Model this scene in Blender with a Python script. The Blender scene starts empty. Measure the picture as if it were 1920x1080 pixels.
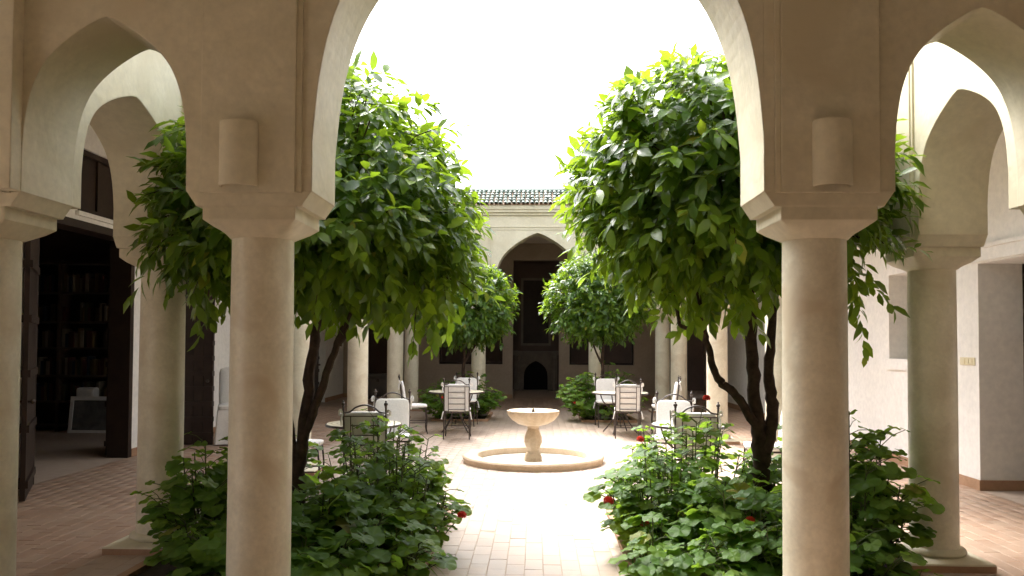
import bpy, bmesh, math, random
import numpy as np
from mathutils import Vector, Matrix, Quaternion
R = math.radians
PI = math.pi
random.seed(7)
rng = np.random.default_rng(7)
scene = bpy.context.scene
col = scene.collection

# ------------------------------------------------------------------ camera
CAM_H, FPX = 1.65, 1550.0
YAW, PITCH, ROLL = R(1.7), R(1.75), R(0.3)
cd = bpy.data.cameras.new('camera')
cam = bpy.data.objects.new('camera', cd)
col.objects.link(cam)
fwd = Vector((-math.sin(YAW) * math.cos(PITCH), math.cos(YAW) * math.cos(PITCH), math.sin(PITCH)))
rgt = Vector((math.cos(YAW), math.sin(YAW), 0))
upv = rgt.cross(fwd)
r2 = rgt * math.cos(ROLL) + upv * math.sin(ROLL)
u2 = -rgt * math.sin(ROLL) + upv * math.cos(ROLL)
m = Matrix((r2, u2, -fwd)).transposed().to_4x4()
m.translation = (0, 0, CAM_H)
cam.matrix_world = m
cd.sensor_width = 36
cd.lens = FPX / 1920 * 36
cd.shift_y = 55 / 1920
cd.clip_end = 600
scene.camera = cam

# ------------------------------------------------------------------ world, sun, exposure
SUN_EL, SUN_AZ = R(58), R(-36)          # azimuth from +Y (away from the camera) towards +X
SKY_STRENGTH, SUN_STRENGTH = 0.15, 0.60
EXPOSURE = 2.55
w = bpy.data.worlds.new('World')
scene.world = w
w.use_nodes = True
nt = w.node_tree
nt.nodes.clear()
sky = nt.nodes.new('ShaderNodeTexSky')
sky.sky_type = 'NISHITA'
sky.sun_disc = False
sky.sun_elevation = SUN_EL
sky.sun_rotation = SUN_AZ
sky.dust_density = 6.0
sky.air_density = 1.0
hsv = nt.nodes.new('ShaderNodeHueSaturation')
hsv.inputs['Saturation'].default_value = 0.22
bg = nt.nodes.new('ShaderNodeBackground')
bg.inputs['Strength'].default_value = SKY_STRENGTH
wo = nt.nodes.new('ShaderNodeOutputWorld')
nt.links.new(sky.outputs[0], hsv.inputs['Color'])
nt.links.new(hsv.outputs[0], bg.inputs['Color'])
nt.links.new(bg.outputs[0], wo.inputs['Surface'])
sd = bpy.data.lights.new('sun', 'SUN')
sd.energy = SUN_STRENGTH
sd.angle = R(24)
sd.color = (1.0, 0.95, 0.86)
sun = bpy.data.objects.new('sun', sd)
col.objects.link(sun)
sdir = Vector((math.sin(SUN_AZ) * math.cos(SUN_EL), math.cos(SUN_AZ) * math.cos(SUN_EL), math.sin(SUN_EL)))
sun.rotation_euler = sdir.to_track_quat('Z', 'Y').to_euler()
sun.location = (0, 12, 14)
vs = scene.view_settings
vs.view_transform = 'Standard'
vs.look = 'None'
vs.exposure = EXPOSURE
vs.gamma = 1.0
vs.use_curve_mapping = False
scene.cycles.use_denoising = True
try:
    scene.cycles.denoiser = 'OPENIMAGEDENOISE'
except Exception:
    pass
scene.cycles.max_bounces = 10
scene.cycles.diffuse_bounces = 6
scene.cycles.transmission_bounces = 4
scene.cycles.glossy_bounces = 3
scene.cycles.sample_clamp_indirect = 8

# ------------------------------------------------------------------ materials
MATS = {}
def new_mat(name):
    mt = bpy.data.materials.new(name)
    mt.use_nodes = True
    n = mt.node_tree
    n.nodes.clear()
    out = n.nodes.new('ShaderNodeOutputMaterial')
    b = n.nodes.new('ShaderNodeBsdfPrincipled')
    n.links.new(b.outputs[0], out.inputs['Surface'])
    MATS[name] = mt
    return mt, n, b, out

def noise(n, scale, detail=4, rough=0.55, coord='Object', dist=0.0, stretch=None):
    tc = n.nodes.new('ShaderNodeTexCoord')
    tx = n.nodes.new('ShaderNodeTexNoise')
    tx.inputs['Scale'].default_value = scale
    tx.inputs['Detail'].default_value = detail
    tx.inputs['Roughness'].default_value = rough
    tx.inputs['Distortion'].default_value = dist
    if stretch:
        mp = n.nodes.new('ShaderNodeMapping')
        mp.inputs['Scale'].default_value = stretch
        n.links.new(tc.outputs[coord], mp.inputs['Vector'])
        n.links.new(mp.outputs[0], tx.inputs['Vector'])
    elif coord == 'World':
        g = n.nodes.new('ShaderNodeNewGeometry')
        n.links.new(g.outputs['Position'], tx.inputs['Vector'])
    else:
        n.links.new(tc.outputs[coord], tx.inputs['Vector'])
    return tx

def ramp(n, src, stops):
    r = n.nodes.new('ShaderNodeValToRGB')
    e = r.color_ramp.elements
    while len(e) < len(stops):
        e.new(0.5)
    for el, (p, c) in zip(e, stops):
        el.position = p
        el.color = (*c, 1)
    n.links.new(src, r.inputs['Fac'])
    return r

def mixc(n, a, b, fac, mode='MIX'):
    mx = n.nodes.new('ShaderNodeMix')
    mx.data_type = 'RGBA'
    mx.blend_type = mode
    if isinstance(fac, (int, float)):
        mx.inputs['Factor'].default_value = fac
    else:
        n.links.new(fac, mx.inputs['Factor'])
    for s, v in (('A', a), ('B', b)):
        sk = [i for i in mx.inputs if i.name == s and i.type == 'RGBA'][0]
        if isinstance(v, tuple):
            sk.default_value = (*v, 1)
        else:
            n.links.new(v, sk)
    return [o for o in mx.outputs if o.type == 'RGBA'][0]

def bump(n, b, src, strength, dist=0.01, normal=None):
    bp = n.nodes.new('ShaderNodeBump')
    bp.inputs['Strength'].default_value = strength
    bp.inputs['Distance'].default_value = dist
    n.links.new(src, bp.inputs['Height'])
    if normal is not None:
        n.links.new(normal, bp.inputs['Normal'])
    n.links.new(bp.outputs[0], b.inputs['Normal'])
    return bp

def mottled(name, c1, c2, scale=3.0, rough=0.6, bstr=0.25, bscale=40, bevel=0.0, spec=0.3, stain=None):
    mt, n, b, out = new_mat(name)
    a = noise(n, scale, 6, 0.62, 'World', 0.4)
    r = ramp(n, a.outputs['Fac'], [(0.30, c1), (0.72, c2)])
    c = r.outputs[0]
    fine = noise(n, scale * 9, 5, 0.6, 'World')
    rf = ramp(n, fine.outputs['Fac'], [(0.3, (0.86, 0.86, 0.86)), (0.7, (1.06, 1.05, 1.03))])
    c = mixc(n, c, rf.outputs[0], 0.7, 'MULTIPLY')
    if stain:
        s = noise(n, scale * 0.55, 3, 0.5, 'World', 1.0)
        rs = ramp(n, s.outputs['Fac'], [(0.52, (0, 0, 0)), (0.70, (1, 1, 1))])
        c = mixc(n, c, stain, rs.outputs[0])
    n.links.new(c, b.inputs['Base Color'])
    b.inputs['Roughness'].default_value = rough
    b.inputs['Specular IOR Level'].default_value = spec
    nrm = None
    if bevel:
        bv = n.nodes.new('ShaderNodeBevel')
        bv.samples = 4
        bv.inputs['Radius'].default_value = bevel
        nrm = bv.outputs[0]
    if bstr:
        h = noise(n, bscale, 4, 0.6, 'World')
        if bevel:
            lo = noise(n, 3.2, 3, 0.5, 'World', 0.6)
            bl = bump(n, b, lo.outputs['Fac'], 0.35, 0.03, nrm)
            nrm = bl.outputs[0]
        bump(n, b, h.outputs['Fac'], bstr, 0.004, nrm)
    elif nrm is not None:
        n.links.new(nrm, b.inputs['Normal'])
    return mt

PLASTER = mottled('cream_plaster', (0.60, 0.55, 0.415), (0.71, 0.66, 0.52), 2.2, 0.55, 0.30, 22, 0.012, 0.3, (0.585, 0.525, 0.385))
BACKWALL = mottled('brown_tadelakt', (0.33, 0.265, 0.205), (0.40, 0.325, 0.255), 1.8, 0.6, 0.2, 30)  # back gallery's shade painted into the wall colour as a darker brown
COLUMN = mottled('polished_column_plaster', (0.61, 0.56, 0.435), (0.75, 0.705, 0.575), 4.5, 0.38, 0.10, 30, 0.006, 0.45, (0.57, 0.495, 0.37))
WHITE = mottled('white_plaster', (0.79, 0.78, 0.755), (0.84, 0.83, 0.81), 1.6, 0.7, 0.2, 30)
CEIL = mottled('ceiling_plaster', (0.74, 0.70, 0.60), (0.79, 0.75, 0.66), 1.6, 0.75, 0.2, 30)
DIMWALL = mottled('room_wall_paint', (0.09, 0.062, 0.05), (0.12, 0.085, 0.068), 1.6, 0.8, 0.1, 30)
TERRA = mottled('terracotta_edging', (0.32, 0.185, 0.11), (0.42, 0.26, 0.165), 6, 0.6, 0.3, 60)
GROUT = mottled('floor_grout', (0.40, 0.31, 0.245), (0.46, 0.365, 0.295), 8, 0.85, 0.3, 90)
STONE = mottled('fountain_stone', (0.46, 0.35, 0.235), (0.61, 0.49, 0.36), 5, 0.6, 0.35, 45, 0.004, 0.3)
BASIN = mottled('basin_lining', (0.72, 0.70, 0.65), (0.80, 0.78, 0.74), 4, 0.35, 0.1, 45)
WOOD = mottled('dark_walnut_wood', (0.022, 0.013, 0.010), (0.042, 0.025, 0.018), 5, 0.5, 0.3, 50)
SHELFWOOD = mottled('shelf_wood', (0.075, 0.05, 0.036), (0.11, 0.075, 0.055), 5, 0.5, 0.2, 50)
IRON = mottled('wrought_iron', (0.025, 0.018, 0.015), (0.06, 0.038, 0.028), 20, 0.45, 0.2, 120, 0, 0.5)
CLOTH = mottled('white_cotton', (0.74, 0.73, 0.71), (0.82, 0.815, 0.80), 6, 0.85, 0.35, 55)
BARK = mottled('citrus_bark', (0.030, 0.019, 0.014), (0.085, 0.055, 0.040), 14, 0.9, 1.0, 60)
SOIL = mottled('planting_soil', (0.03, 0.02, 0.014), (0.07, 0.05, 0.035), 12, 0.95, 1.0, 60)
EARTH = mottled('earth', (0.36, 0.30, 0.23), (0.44, 0.375, 0.30), 0.5, 0.95, 0.5, 10)
STEM = mottled('green_stem', (0.05, 0.075, 0.02), (0.11, 0.13, 0.045), 20, 0.6, 0, 10)
GREYPANE = mottled('grey_shutter_paint', (0.30, 0.28, 0.25), (0.34, 0.32, 0.29), 3, 0.5, 0.1, 40)
SWITCH = mottled('switch_plastic', (0.70, 0.64, 0.45), (0.74, 0.68, 0.5), 3, 0.35, 0, 40)
MARBLE = mottled('carved_mantel_stone', (0.13, 0.105, 0.08), (0.20, 0.16, 0.125), 4, 0.5, 0.3, 40)
SOOT = mottled('soot', (0.012, 0.010, 0.010), (0.02, 0.017, 0.016), 4, 0.9, 0.3, 40)
PICTURE = mottled('picture_print', (0.05, 0.055, 0.06), (0.30, 0.29, 0.27), 2.4, 0.35, 0, 40)
CHEST = mottled('painted_chest', (0.10, 0.085, 0.075), (0.15, 0.13, 0.115), 5, 0.55, 0.2, 60)

def paver_mat(name, stops, dust):
    mt, n, b, out = new_mat(name)
    at = n.nodes.new('ShaderNodeAttribute'); at.attribute_name = 'tone'
    oi = n.nodes.new('ShaderNodeObjectInfo')
    ad = n.nodes.new('ShaderNodeMath'); ad.operation = 'ADD'
    n.links.new(at.outputs['Fac'], ad.inputs[0])
    n.links.new(oi.outputs['Random'], ad.inputs[1])
    fr = n.nodes.new('ShaderNodeMath'); fr.operation = 'FRACT'
    n.links.new(ad.outputs[0], fr.inputs[0])
    r = ramp(n, fr.outputs[0], stops)
    ns = noise(n, 5, 6, 0.65, 'World', 0.5)
    rs = ramp(n, ns.outputs['Fac'], [(0.25, (0.72, 0.70, 0.68)), (0.7, (1.12, 1.10, 1.08))])
    c = mixc(n, r.outputs[0], rs.outputs[0], 0.8, 'MULTIPLY')
    d = noise(n, 1.1, 5, 0.6, 'World', 1.0)
    rd = ramp(n, d.outputs['Fac'], [(0.45, (0, 0, 0)), (0.75, (0.5, 0.5, 0.5))])
    c = mixc(n, c, dust, rd.outputs[0])
    n.links.new(c, b.inputs['Base Color'])
    ro = ramp(n, ns.outputs['Fac'], [(0.3, (0.34,) * 3), (0.7, (0.60,) * 3)])
    n.links.new(ro.outputs[0], b.inputs['Roughness'])
    h = noise(n, 45, 4, 0.6, 'World')
    bump(n, b, h.outputs['Fac'], 0.35, 0.004)
    return mt
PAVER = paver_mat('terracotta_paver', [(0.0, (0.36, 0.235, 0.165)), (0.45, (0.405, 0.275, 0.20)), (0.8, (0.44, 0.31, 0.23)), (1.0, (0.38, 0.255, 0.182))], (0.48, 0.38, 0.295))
LITPAVER = paver_mat('daylit_pale_paver', [(0.0, (0.42, 0.325, 0.262)), (0.45, (0.435, 0.338, 0.273)), (0.8, (0.452, 0.355, 0.288)), (1.0, (0.428, 0.332, 0.268))], (0.49, 0.41, 0.34))  # paler copy of the terracotta, the open court's glare painted into its colour

def tile_mat(name):
    mt, n, b, out = new_mat(name)
    at = n.nodes.new('ShaderNodeAttribute'); at.attribute_name = 'tone'
    oi = n.nodes.new('ShaderNodeObjectInfo')
    ad = n.nodes.new('ShaderNodeMath'); ad.operation = 'ADD'
    n.links.new(at.outputs['Fac'], ad.inputs[0])
    n.links.new(oi.outputs['Random'], ad.inputs[1])
    fr = n.nodes.new('ShaderNodeMath'); fr.operation = 'FRACT'
    n.links.new(ad.outputs[0], fr.inputs[0])
    r = ramp(n, fr.outputs[0], [(0.0, (0.045, 0.08, 0.060)), (0.4, (0.09, 0.13, 0.105)), (0.75, (0.17, 0.195, 0.165)), (1.0, (0.25, 0.225, 0.165))])
    n.links.new(r.outputs[0], b.inputs['Base Color'])
    b.inputs['Roughness'].default_value = 0.32
    return mt
GTILE = tile_mat('green_glazed_tile')

def leaf_mat(name, stops, rough=0.35, trans=(0.28, 0.50, 0.045), tfac=0.35, veins=False):
    mt, n, b, out = new_mat(name)
    at = n.nodes.new('ShaderNodeAttribute'); at.attribute_name = 'tone'
    oi = n.nodes.new('ShaderNodeObjectInfo')
    ad = n.nodes.new('ShaderNodeMath'); ad.operation = 'ADD'
    n.links.new(at.outputs['Fac'], ad.inputs[0])
    n.links.new(oi.outputs['Random'], ad.inputs[1])
    fr = n.nodes.new('ShaderNodeMath'); fr.operation = 'FRACT'
    n.links.new(ad.outputs[0], fr.inputs[0])
    r = ramp(n, fr.outputs[0], stops)
    ns = noise(n, 22, 3, 0.5, 'World')
    rs = ramp(n, ns.outputs['Fac'], [(0.3, (0.8, 0.8, 0.8)), (0.7, (1.15, 1.15, 1.1))])
    c = mixc(n, r.outputs[0], rs.outputs[0], 0.8, 'MULTIPLY')
    n.links.new(c, b.inputs['Base Color'])
    b.inputs['Roughness'].default_value = rough
    b.inputs['Specular IOR Level'].default_value = 0.45
    tr = n.nodes.new('ShaderNodeBsdfTranslucent')
    tc = mixc(n, c, trans, 0.6)
    n.links.new(tc, tr.inputs['Color'])
    mx = n.nodes.new('ShaderNodeMixShader')
    mx.inputs[0].default_value = tfac
    n.links.new(b.outputs[0], mx.inputs[1])
    n.links.new(tr.outputs[0], mx.inputs[2])
    n.links.new(mx.outputs[0], out.inputs['Surface'])
    h = noise(n, 60, 2, 0.5, 'World')
    bump(n, b, h.outputs['Fac'], 0.25, 0.004)
    return mt
CITRUS = leaf_mat('citrus_leaf', [(0.0, (0.022, 0.062, 0.016)), (0.5, (0.042, 0.105, 0.020)), (0.8, (0.085, 0.165, 0.024)), (0.97, (0.14, 0.22, 0.03)), (1.0, (0.26, 0.24, 0.04))], 0.30, (0.50, 0.74, 0.03), 0.40)
GERA = leaf_mat('geranium_leaf', [(0.0, (0.06, 0.14, 0.024)), (0.55, (0.10, 0.205, 0.032)), (0.9, (0.15, 0.26, 0.038)), (0.98, (0.18, 0.27, 0.05)), (1.0, (0.30, 0.25, 0.06))], 0.55, (0.45, 0.70, 0.05), 0.44)
PETAL = leaf_mat('red_petal', [(0.0, (0.60, 0.035, 0.025)), (1.0, (0.75, 0.08, 0.05))], 0.5, (0.8, 0.10, 0.05), 0.35)

def mosaic_mat(name):
    mt, n, b, out = new_mat(name)
    tc = n.nodes.new('ShaderNodeTexCoord')
    sx = n.nodes.new('ShaderNodeSeparateXYZ')
    n.links.new(tc.outputs['Object'], sx.inputs[0])
    cb = n.nodes.new('ShaderNodeCombineXYZ')
    n.links.new(sx.outputs[0], cb.inputs[0]); n.links.new(sx.outputs[1], cb.inputs[1])
    ln = n.nodes.new('ShaderNodeVectorMath'); ln.operation = 'LENGTH'
    n.links.new(cb.outputs[0], ln.inputs[0])
    ml = n.nodes.new('ShaderNodeMath'); ml.operation = 'MULTIPLY'; ml.inputs[1].default_value = 13.0
    n.links.new(ln.outputs['Value'], ml.inputs[0])
    fr = n.nodes.new('ShaderNodeMath'); fr.operation = 'FRACT'
    n.links.new(ml.outputs[0], fr.inputs[0])
    r = ramp(n, fr.outputs[0], [(0.0, (0.55, 0.50, 0.36)), (0.55, (0.60, 0.56, 0.44)), (0.62, (0.25, 0.20, 0.13)), (0.8, (0.42, 0.35, 0.22)), (1.0, (0.55, 0.50, 0.36))])
    n.links.new(r.outputs[0], b.inputs['Base Color'])
    b.inputs['Roughness'].default_value = 0.35
    return mt
MOSAIC = mosaic_mat('mosaic_rings')

BOOKMATS = [mottled('book_cloth_%s' % k, c, tuple(min(1, x * 1.25) for x in c), 9, 0.6, 0, 10) for k, c in
            (('oxblood', (0.07, 0.022, 0.017)), ('navy', (0.018, 0.025, 0.042)), ('cream', (0.20, 0.17, 0.13)), ('umber', (0.055, 0.034, 0.022)), ('olive', (0.05, 0.047, 0.025)), ('ochre', (0.12, 0.08, 0.035)))]

# ------------------------------------------------------------------ mesh helpers
class MB:
    def __init__(s): s.v = []; s.f = []
    def add(s, vs_, fs_):
        o = len(s.v); s.v += [tuple(q) for q in vs_]; s.f += [tuple(i + o for i in f) for f in fs_]
        return s
    def box(s, x0, x1, y0, y1, z0, z1):
        return s.add([(x0, y0, z0), (x1, y0, z0), (x1, y1, z0), (x0, y1, z0), (x0, y0, z1), (x1, y0, z1), (x1, y1, z1), (x0, y1, z1)],
                     [(0, 3, 2, 1), (4, 5, 6, 7), (0, 1, 5, 4), (1, 2, 6, 5), (2, 3, 7, 6), (3, 0, 4, 7)])
    def rings(s, rs, cap0=True, cap1=True):
        k = len(rs[0]); vs_ = [q for r in rs for q in r]; fs_ = []
        for i in range(len(rs) - 1):
            for j in range(k):
                a, b = i * k + j, i * k + (j + 1) % k
                fs_.append((a, b, b + k, a + k))
        if cap0: fs_.append(tuple(range(k))[::-1])
        if cap1: fs_.append(tuple(range((len(rs) - 1) * k, len(rs) * k)))
        return s.add(vs_, fs_)
    def lathe(s, prof, k=32, c=(0, 0, 0), cap0=True, cap1=True):
        return s.rings([[(c[0] + r * math.cos(2 * PI * j / k), c[1] + r * math.sin(2 * PI * j / k), c[2] + z) for j in range(k)] for r, z in prof], cap0, cap1)
    def tube(s, pts, rad, k=8, cap=True):
        pts = [Vector(p) for p in pts]
        if not isinstance(rad, (list, tuple)): rad = [rad] * len(pts)
        rs = []; prev = None
        for i, p in enumerate(pts):
            t = (pts[min(i + 1, len(pts) - 1)] - pts[max(i - 1, 0)]).normalized()
            if prev is None:
                a = Vector((0, 0, 1)) if abs(t.z) < 0.9 else Vector((1, 0, 0))
                n_ = t.cross(a).normalized()
            else:
                n_ = (prev - t * prev.dot(t)).normalized()
            prev = n_; bn = t.cross(n_)
            rs.append([p + (n_ * math.cos(2 * PI * j / k) + bn * math.sin(2 * PI * j / k)) * rad[i] for j in range(k)])
        return s.rings(rs, cap, cap)
    def ball(s, c, r, k=10, sz=1.0):
        prof = [(max(1e-4, r * math.sin(PI * i / 6)), -r * sz * math.cos(PI * i / 6)) for i in range(7)]
        return s.lathe(prof, k, c)
    def build(s, name, mat, parent=None, smooth=False, loc=None):
        me = bpy.data.meshes.new(name)
        me.from_pydata(s.v, [], s.f)
        me.materials.append(mat)
        if smooth:
            me.polygons.foreach_set('use_smooth', [True] * len(me.polygons))
            try: me.set_sharp_from_angle(angle=R(38))
            except Exception: pass
        me.update()
        o = bpy.data.objects.new(name, me)
        col.objects.link(o)
        if parent is not None: o.parent = parent
        if loc is not None: o.location = loc
        return o

def catmull(pts, n=6):
    pts = [Vector(p) for p in pts]; out = []
    for i in range(len(pts) - 1):
        p0, p1, p2, p3 = pts[max(i - 1, 0)], pts[i], pts[i + 1], pts[min(i + 2, len(pts) - 1)]
        for j in range(n):
            t = j / n
            out.append(0.5 * ((2 * p1) + (p2 - p0) * t + (2 * p0 - 5 * p1 + 4 * p2 - p3) * t * t + (3 * p1 - p0 - 3 * p2 + p3) * t ** 3))
    out.append(pts[-1])
    return out

def tag(o, label=None, cat=None, group=None, kind=None):
    if label: o['label'] = label
    if cat: o['category'] = cat
    if group: o['group'] = group
    if kind: o['kind'] = kind
    return o

def thing(name, label, cat, loc=(0, 0, 0), rz=0.0, group=None):
    o = bpy.data.objects.new(name, None)
    o.empty_display_size = 0.1
    col.objects.link(o)
    o.location = loc
    o.rotation_euler = (0, 0, rz)
    return tag(o, label, cat, group)

def copy_tree(o, parent=None):
    c = o.copy(); col.objects.link(c)
    if parent is not None: c.parent = parent
    for ch in list(o.children): copy_tree(ch, c)
    return c

def link_mesh(name, me, parent, M):
    o = bpy.data.objects.new(name, me); col.objects.link(o)
    o.parent = parent; o.matrix_basis = M
    return o

def rounded_box(name, sx, sy, sz, mat, parent, loc, bev=0.02, rot=(0, 0, 0), puff=0.0):
    bm = bmesh.new()
    bmesh.ops.create_cube(bm, size=1.0)
    for v in bm.verts: v.co = Vector((v.co.x * sx, v.co.y * sy, v.co.z * sz))
    bmesh.ops.subdivide_edges(bm, edges=bm.edges[:], cuts=3, use_grid_fill=True)
    for v in bm.verts:
        ax, ay, az = abs(v.co.x) / sx * 2, abs(v.co.y) / sy * 2, abs(v.co.z) / sz * 2
        if puff:
            if sy < sz: v.co.y *= 1 + puff * (1 - ax ** 2) * (1 - az ** 2) - 0.35 * max(ax, az) ** 6
            else: v.co.z *= 1 + puff * (1 - ax ** 2) * (1 - ay ** 2) - 0.35 * max(ax, ay) ** 6
    me = bpy.data.meshes.new(name); bm.to_mesh(me); bm.free()
    me.polygons.foreach_set('use_smooth', [True] * len(me.polygons))
    me.materials.append(mat)
    o = bpy.data.objects.new(name, me); col.objects.link(o)
    o.parent = parent; o.location = loc; o.rotation_euler = rot
    if bev:
        md = o.modifiers.new('round', 'SUBSURF'); md.levels = 1; md.render_levels = 1
    return o

# ------------------------------------------------------------------ ground and floor
INX, INF, INB = 2.78, 4.85, 19.75          # inner faces of the arcades
LW, RW, BW, FW = -5.75, 5.05, 24.5, -0.95   # gallery walls
g = MB().add([(-200, -200, -0.35), (200, -200, -0.35), (200, 200, -0.35), (-200, 200, -0.35)], [(0, 1, 2, 3)]).build('ground', EARTH)
tag(g, 'bare earth around the riad', 'ground', kind='structure')
fl = MB().box(-10.2, 8.2, -1.3, 29.4, -0.2, -0.0022).build('courtyard_floor', GROUT)
tag(fl, 'terracotta paved floor of the courtyard and its galleries', 'floor', kind='structure')
TW, TL, GAP = 0.135, 0.27, 0.0045
beds = [(-2.86, -0.80, 4.98, 8.05), (0.68, 2.70, 4.98, 8.05), (-2.2, -1.0, 17.3, 19.2), (0.95, 2.1, 17.3, 19.2)]
def in_bed(x, y):
    return any(a < x < b and c < y < d for a, b, c, d in beds)
tiles = []
nx = int((RW - LW) / TW); ny0 = -4
for i in range(nx):
    x = LW + (i + 0.5) * TW
    off = (i % 2) * TL / 2
    y = FW + off
    while y < BW:
        cx, cy = x, y + TL / 2
        if not in_bed(cx, cy) and not (cx ** 2 + (cy - 11.55) ** 2 < 0.86 ** 2):
            tiles.append((cx, cy))
        y += TL
def paver_mesh():
    a, b, c = TW / 2 - GAP / 2, TL / 2 - GAP / 2, 0.003
    mbt = MB().rings([[(sx * a, sy * b, -0.014) for sx, sy in ((-1, -1), (1, -1), (1, 1), (-1, 1))],
                      [(sx * a, sy * b, -0.002) for sx, sy in ((-1, -1), (1, -1), (1, 1), (-1, 1))],
                      [(sx * (a - c), sy * (b - c), 0.0) for sx, sy in ((-1, -1), (1, -1), (1, 1), (-1, 1))]], False, True)
    return mbt
pm = paver_mesh()
PV, PF = np.array(pm.v), pm.f
def vis_key(t):
    x, y = t
    if y < 5.75: return 1e9
    px = x / y
    if abs(px) > 0.66: return 1e9
    ok = (-0.72 < x < 0.6) or (x < -2.9) or (x > 2.75) or y > 8.3
    return y if ok else 1e9
order = sorted(range(len(tiles)), key=lambda i: vis_key(tiles[i]))
pme = bpy.data.meshes.new('paver'); pme.from_pydata(pm.v, [], pm.f); pme.materials.append(PAVER)
pme2 = pme.copy(); pme2.materials.clear(); pme2.materials.append(LITPAVER)
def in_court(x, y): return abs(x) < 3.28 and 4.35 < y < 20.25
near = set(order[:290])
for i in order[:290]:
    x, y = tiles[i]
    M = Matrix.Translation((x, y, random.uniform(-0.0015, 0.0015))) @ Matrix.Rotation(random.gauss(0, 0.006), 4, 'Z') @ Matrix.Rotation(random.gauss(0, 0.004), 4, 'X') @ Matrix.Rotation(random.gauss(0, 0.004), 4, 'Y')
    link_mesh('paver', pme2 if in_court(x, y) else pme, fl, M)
def batch(name, V, F, Ms, mat, parent, tone=True, kind='stuff', smooth=False):
    """many copies of one small mesh joined into one object; Ms: (n,4,4)"""
    Ms = np.asarray(Ms); n = len(Ms); k = len(V)
    Vh = np.concatenate([np.asarray(V, float), np.ones((k, 1))], 1)
    W = np.einsum('nij,kj->nki', Ms, Vh)[..., :3].reshape(-1, 3)
    faces = []
    lens = set(len(f) for f in F)
    loops, starts, totals = [], [], []
    base = np.arange(n) * k
    fl_ = [np.array(f) for f in F]
    st = 0
    loop_one = np.concatenate(fl_); tot_one = np.array([len(f) for f in fl_])
    loops = (base[:, None] + loop_one[None, :]).reshape(-1)
    totals = np.tile(tot_one, n)
    starts = np.concatenate([[0], np.cumsum(totals)[:-1]])
    me = bpy.data.meshes.new(name)
    me.vertices.add(len(W)); me.vertices.foreach_set('co', W.reshape(-1))
    me.loops.add(len(loops)); me.loops.foreach_set('vertex_index', loops.astype(np.int32))
    me.polygons.add(len(totals)); me.polygons.foreach_set('loop_start', starts.astype(np.int32))
    me.update(calc_edges=True)
    if tone:
        at = me.attributes.new('tone', 'FLOAT', 'POINT')
        at.data.foreach_set('value', np.repeat(rng.random(n), k).astype(np.float32))
    if smooth: me.polygons.foreach_set('use_smooth', [True] * len(me.polygons))
    me.materials.append(mat); me.validate()
    o = bpy.data.objects.new(name, me); col.objects.link(o)
    if parent is not None: o.parent = parent
    if kind: o['kind'] = kind
    return o
Ms = ([], [])
for i in order[290:]:
    x, y = tiles[i]
    a, b, c = random.gauss(0, 0.006), random.gauss(0, 0.004), random.gauss(0, 0.004)
    M = np.eye(4); M[0, 1] = -a; M[1, 0] = a; M[2, 0] = b; M[2, 1] = c
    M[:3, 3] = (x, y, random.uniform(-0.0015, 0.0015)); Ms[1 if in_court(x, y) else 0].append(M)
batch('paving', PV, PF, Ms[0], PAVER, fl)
batch('paving', PV, PF, Ms[1], LITPAVER, fl)

# ------------------------------------------------------------------ arcades
ZP0, ZTOP = 2.45, 4.70        # bottom of the piers, top of the arcade wall (cornice above)
ARCH = [(1.0, 0.0), (1.0, 0.10), (0.992, 0.22), (0.975, 0.42), (0.94, 0.64), (0.885, 0.84), (0.80, 1.03), (0.69, 1.18), (0.56, 1.305), (0.41, 1.42), (0.25, 1.52), (0.11, 1.595), (0.0, 1.63)]
def arch_pts(c, hw, zs, za):
    k = (za - zs) / 1.63
    half = [(u * hw, zs + v * k) for u, v in ARCH]
    half = [tuple(p) for p in [Vector(q)[:2] for q in catmull([Vector((a, b, 0)) for a, b in half], 3)]]
    left = [(c - u, z) for u, z in half]
    right = [(c + u, z) for u, z in reversed(half[:-1])]
    return left + right

class Frame:
    """local wall frame: u along, v through (v<0 towards viewer/gallery), origin o"""
    def __init__(s, o, ud, vd): s.o, s.u, s.v = Vector(o), Vector(ud), Vector(vd)
    def p(s, u, v, z): return s.o + s.u * u + s.v * v + Vector((0, 0, z))

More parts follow.
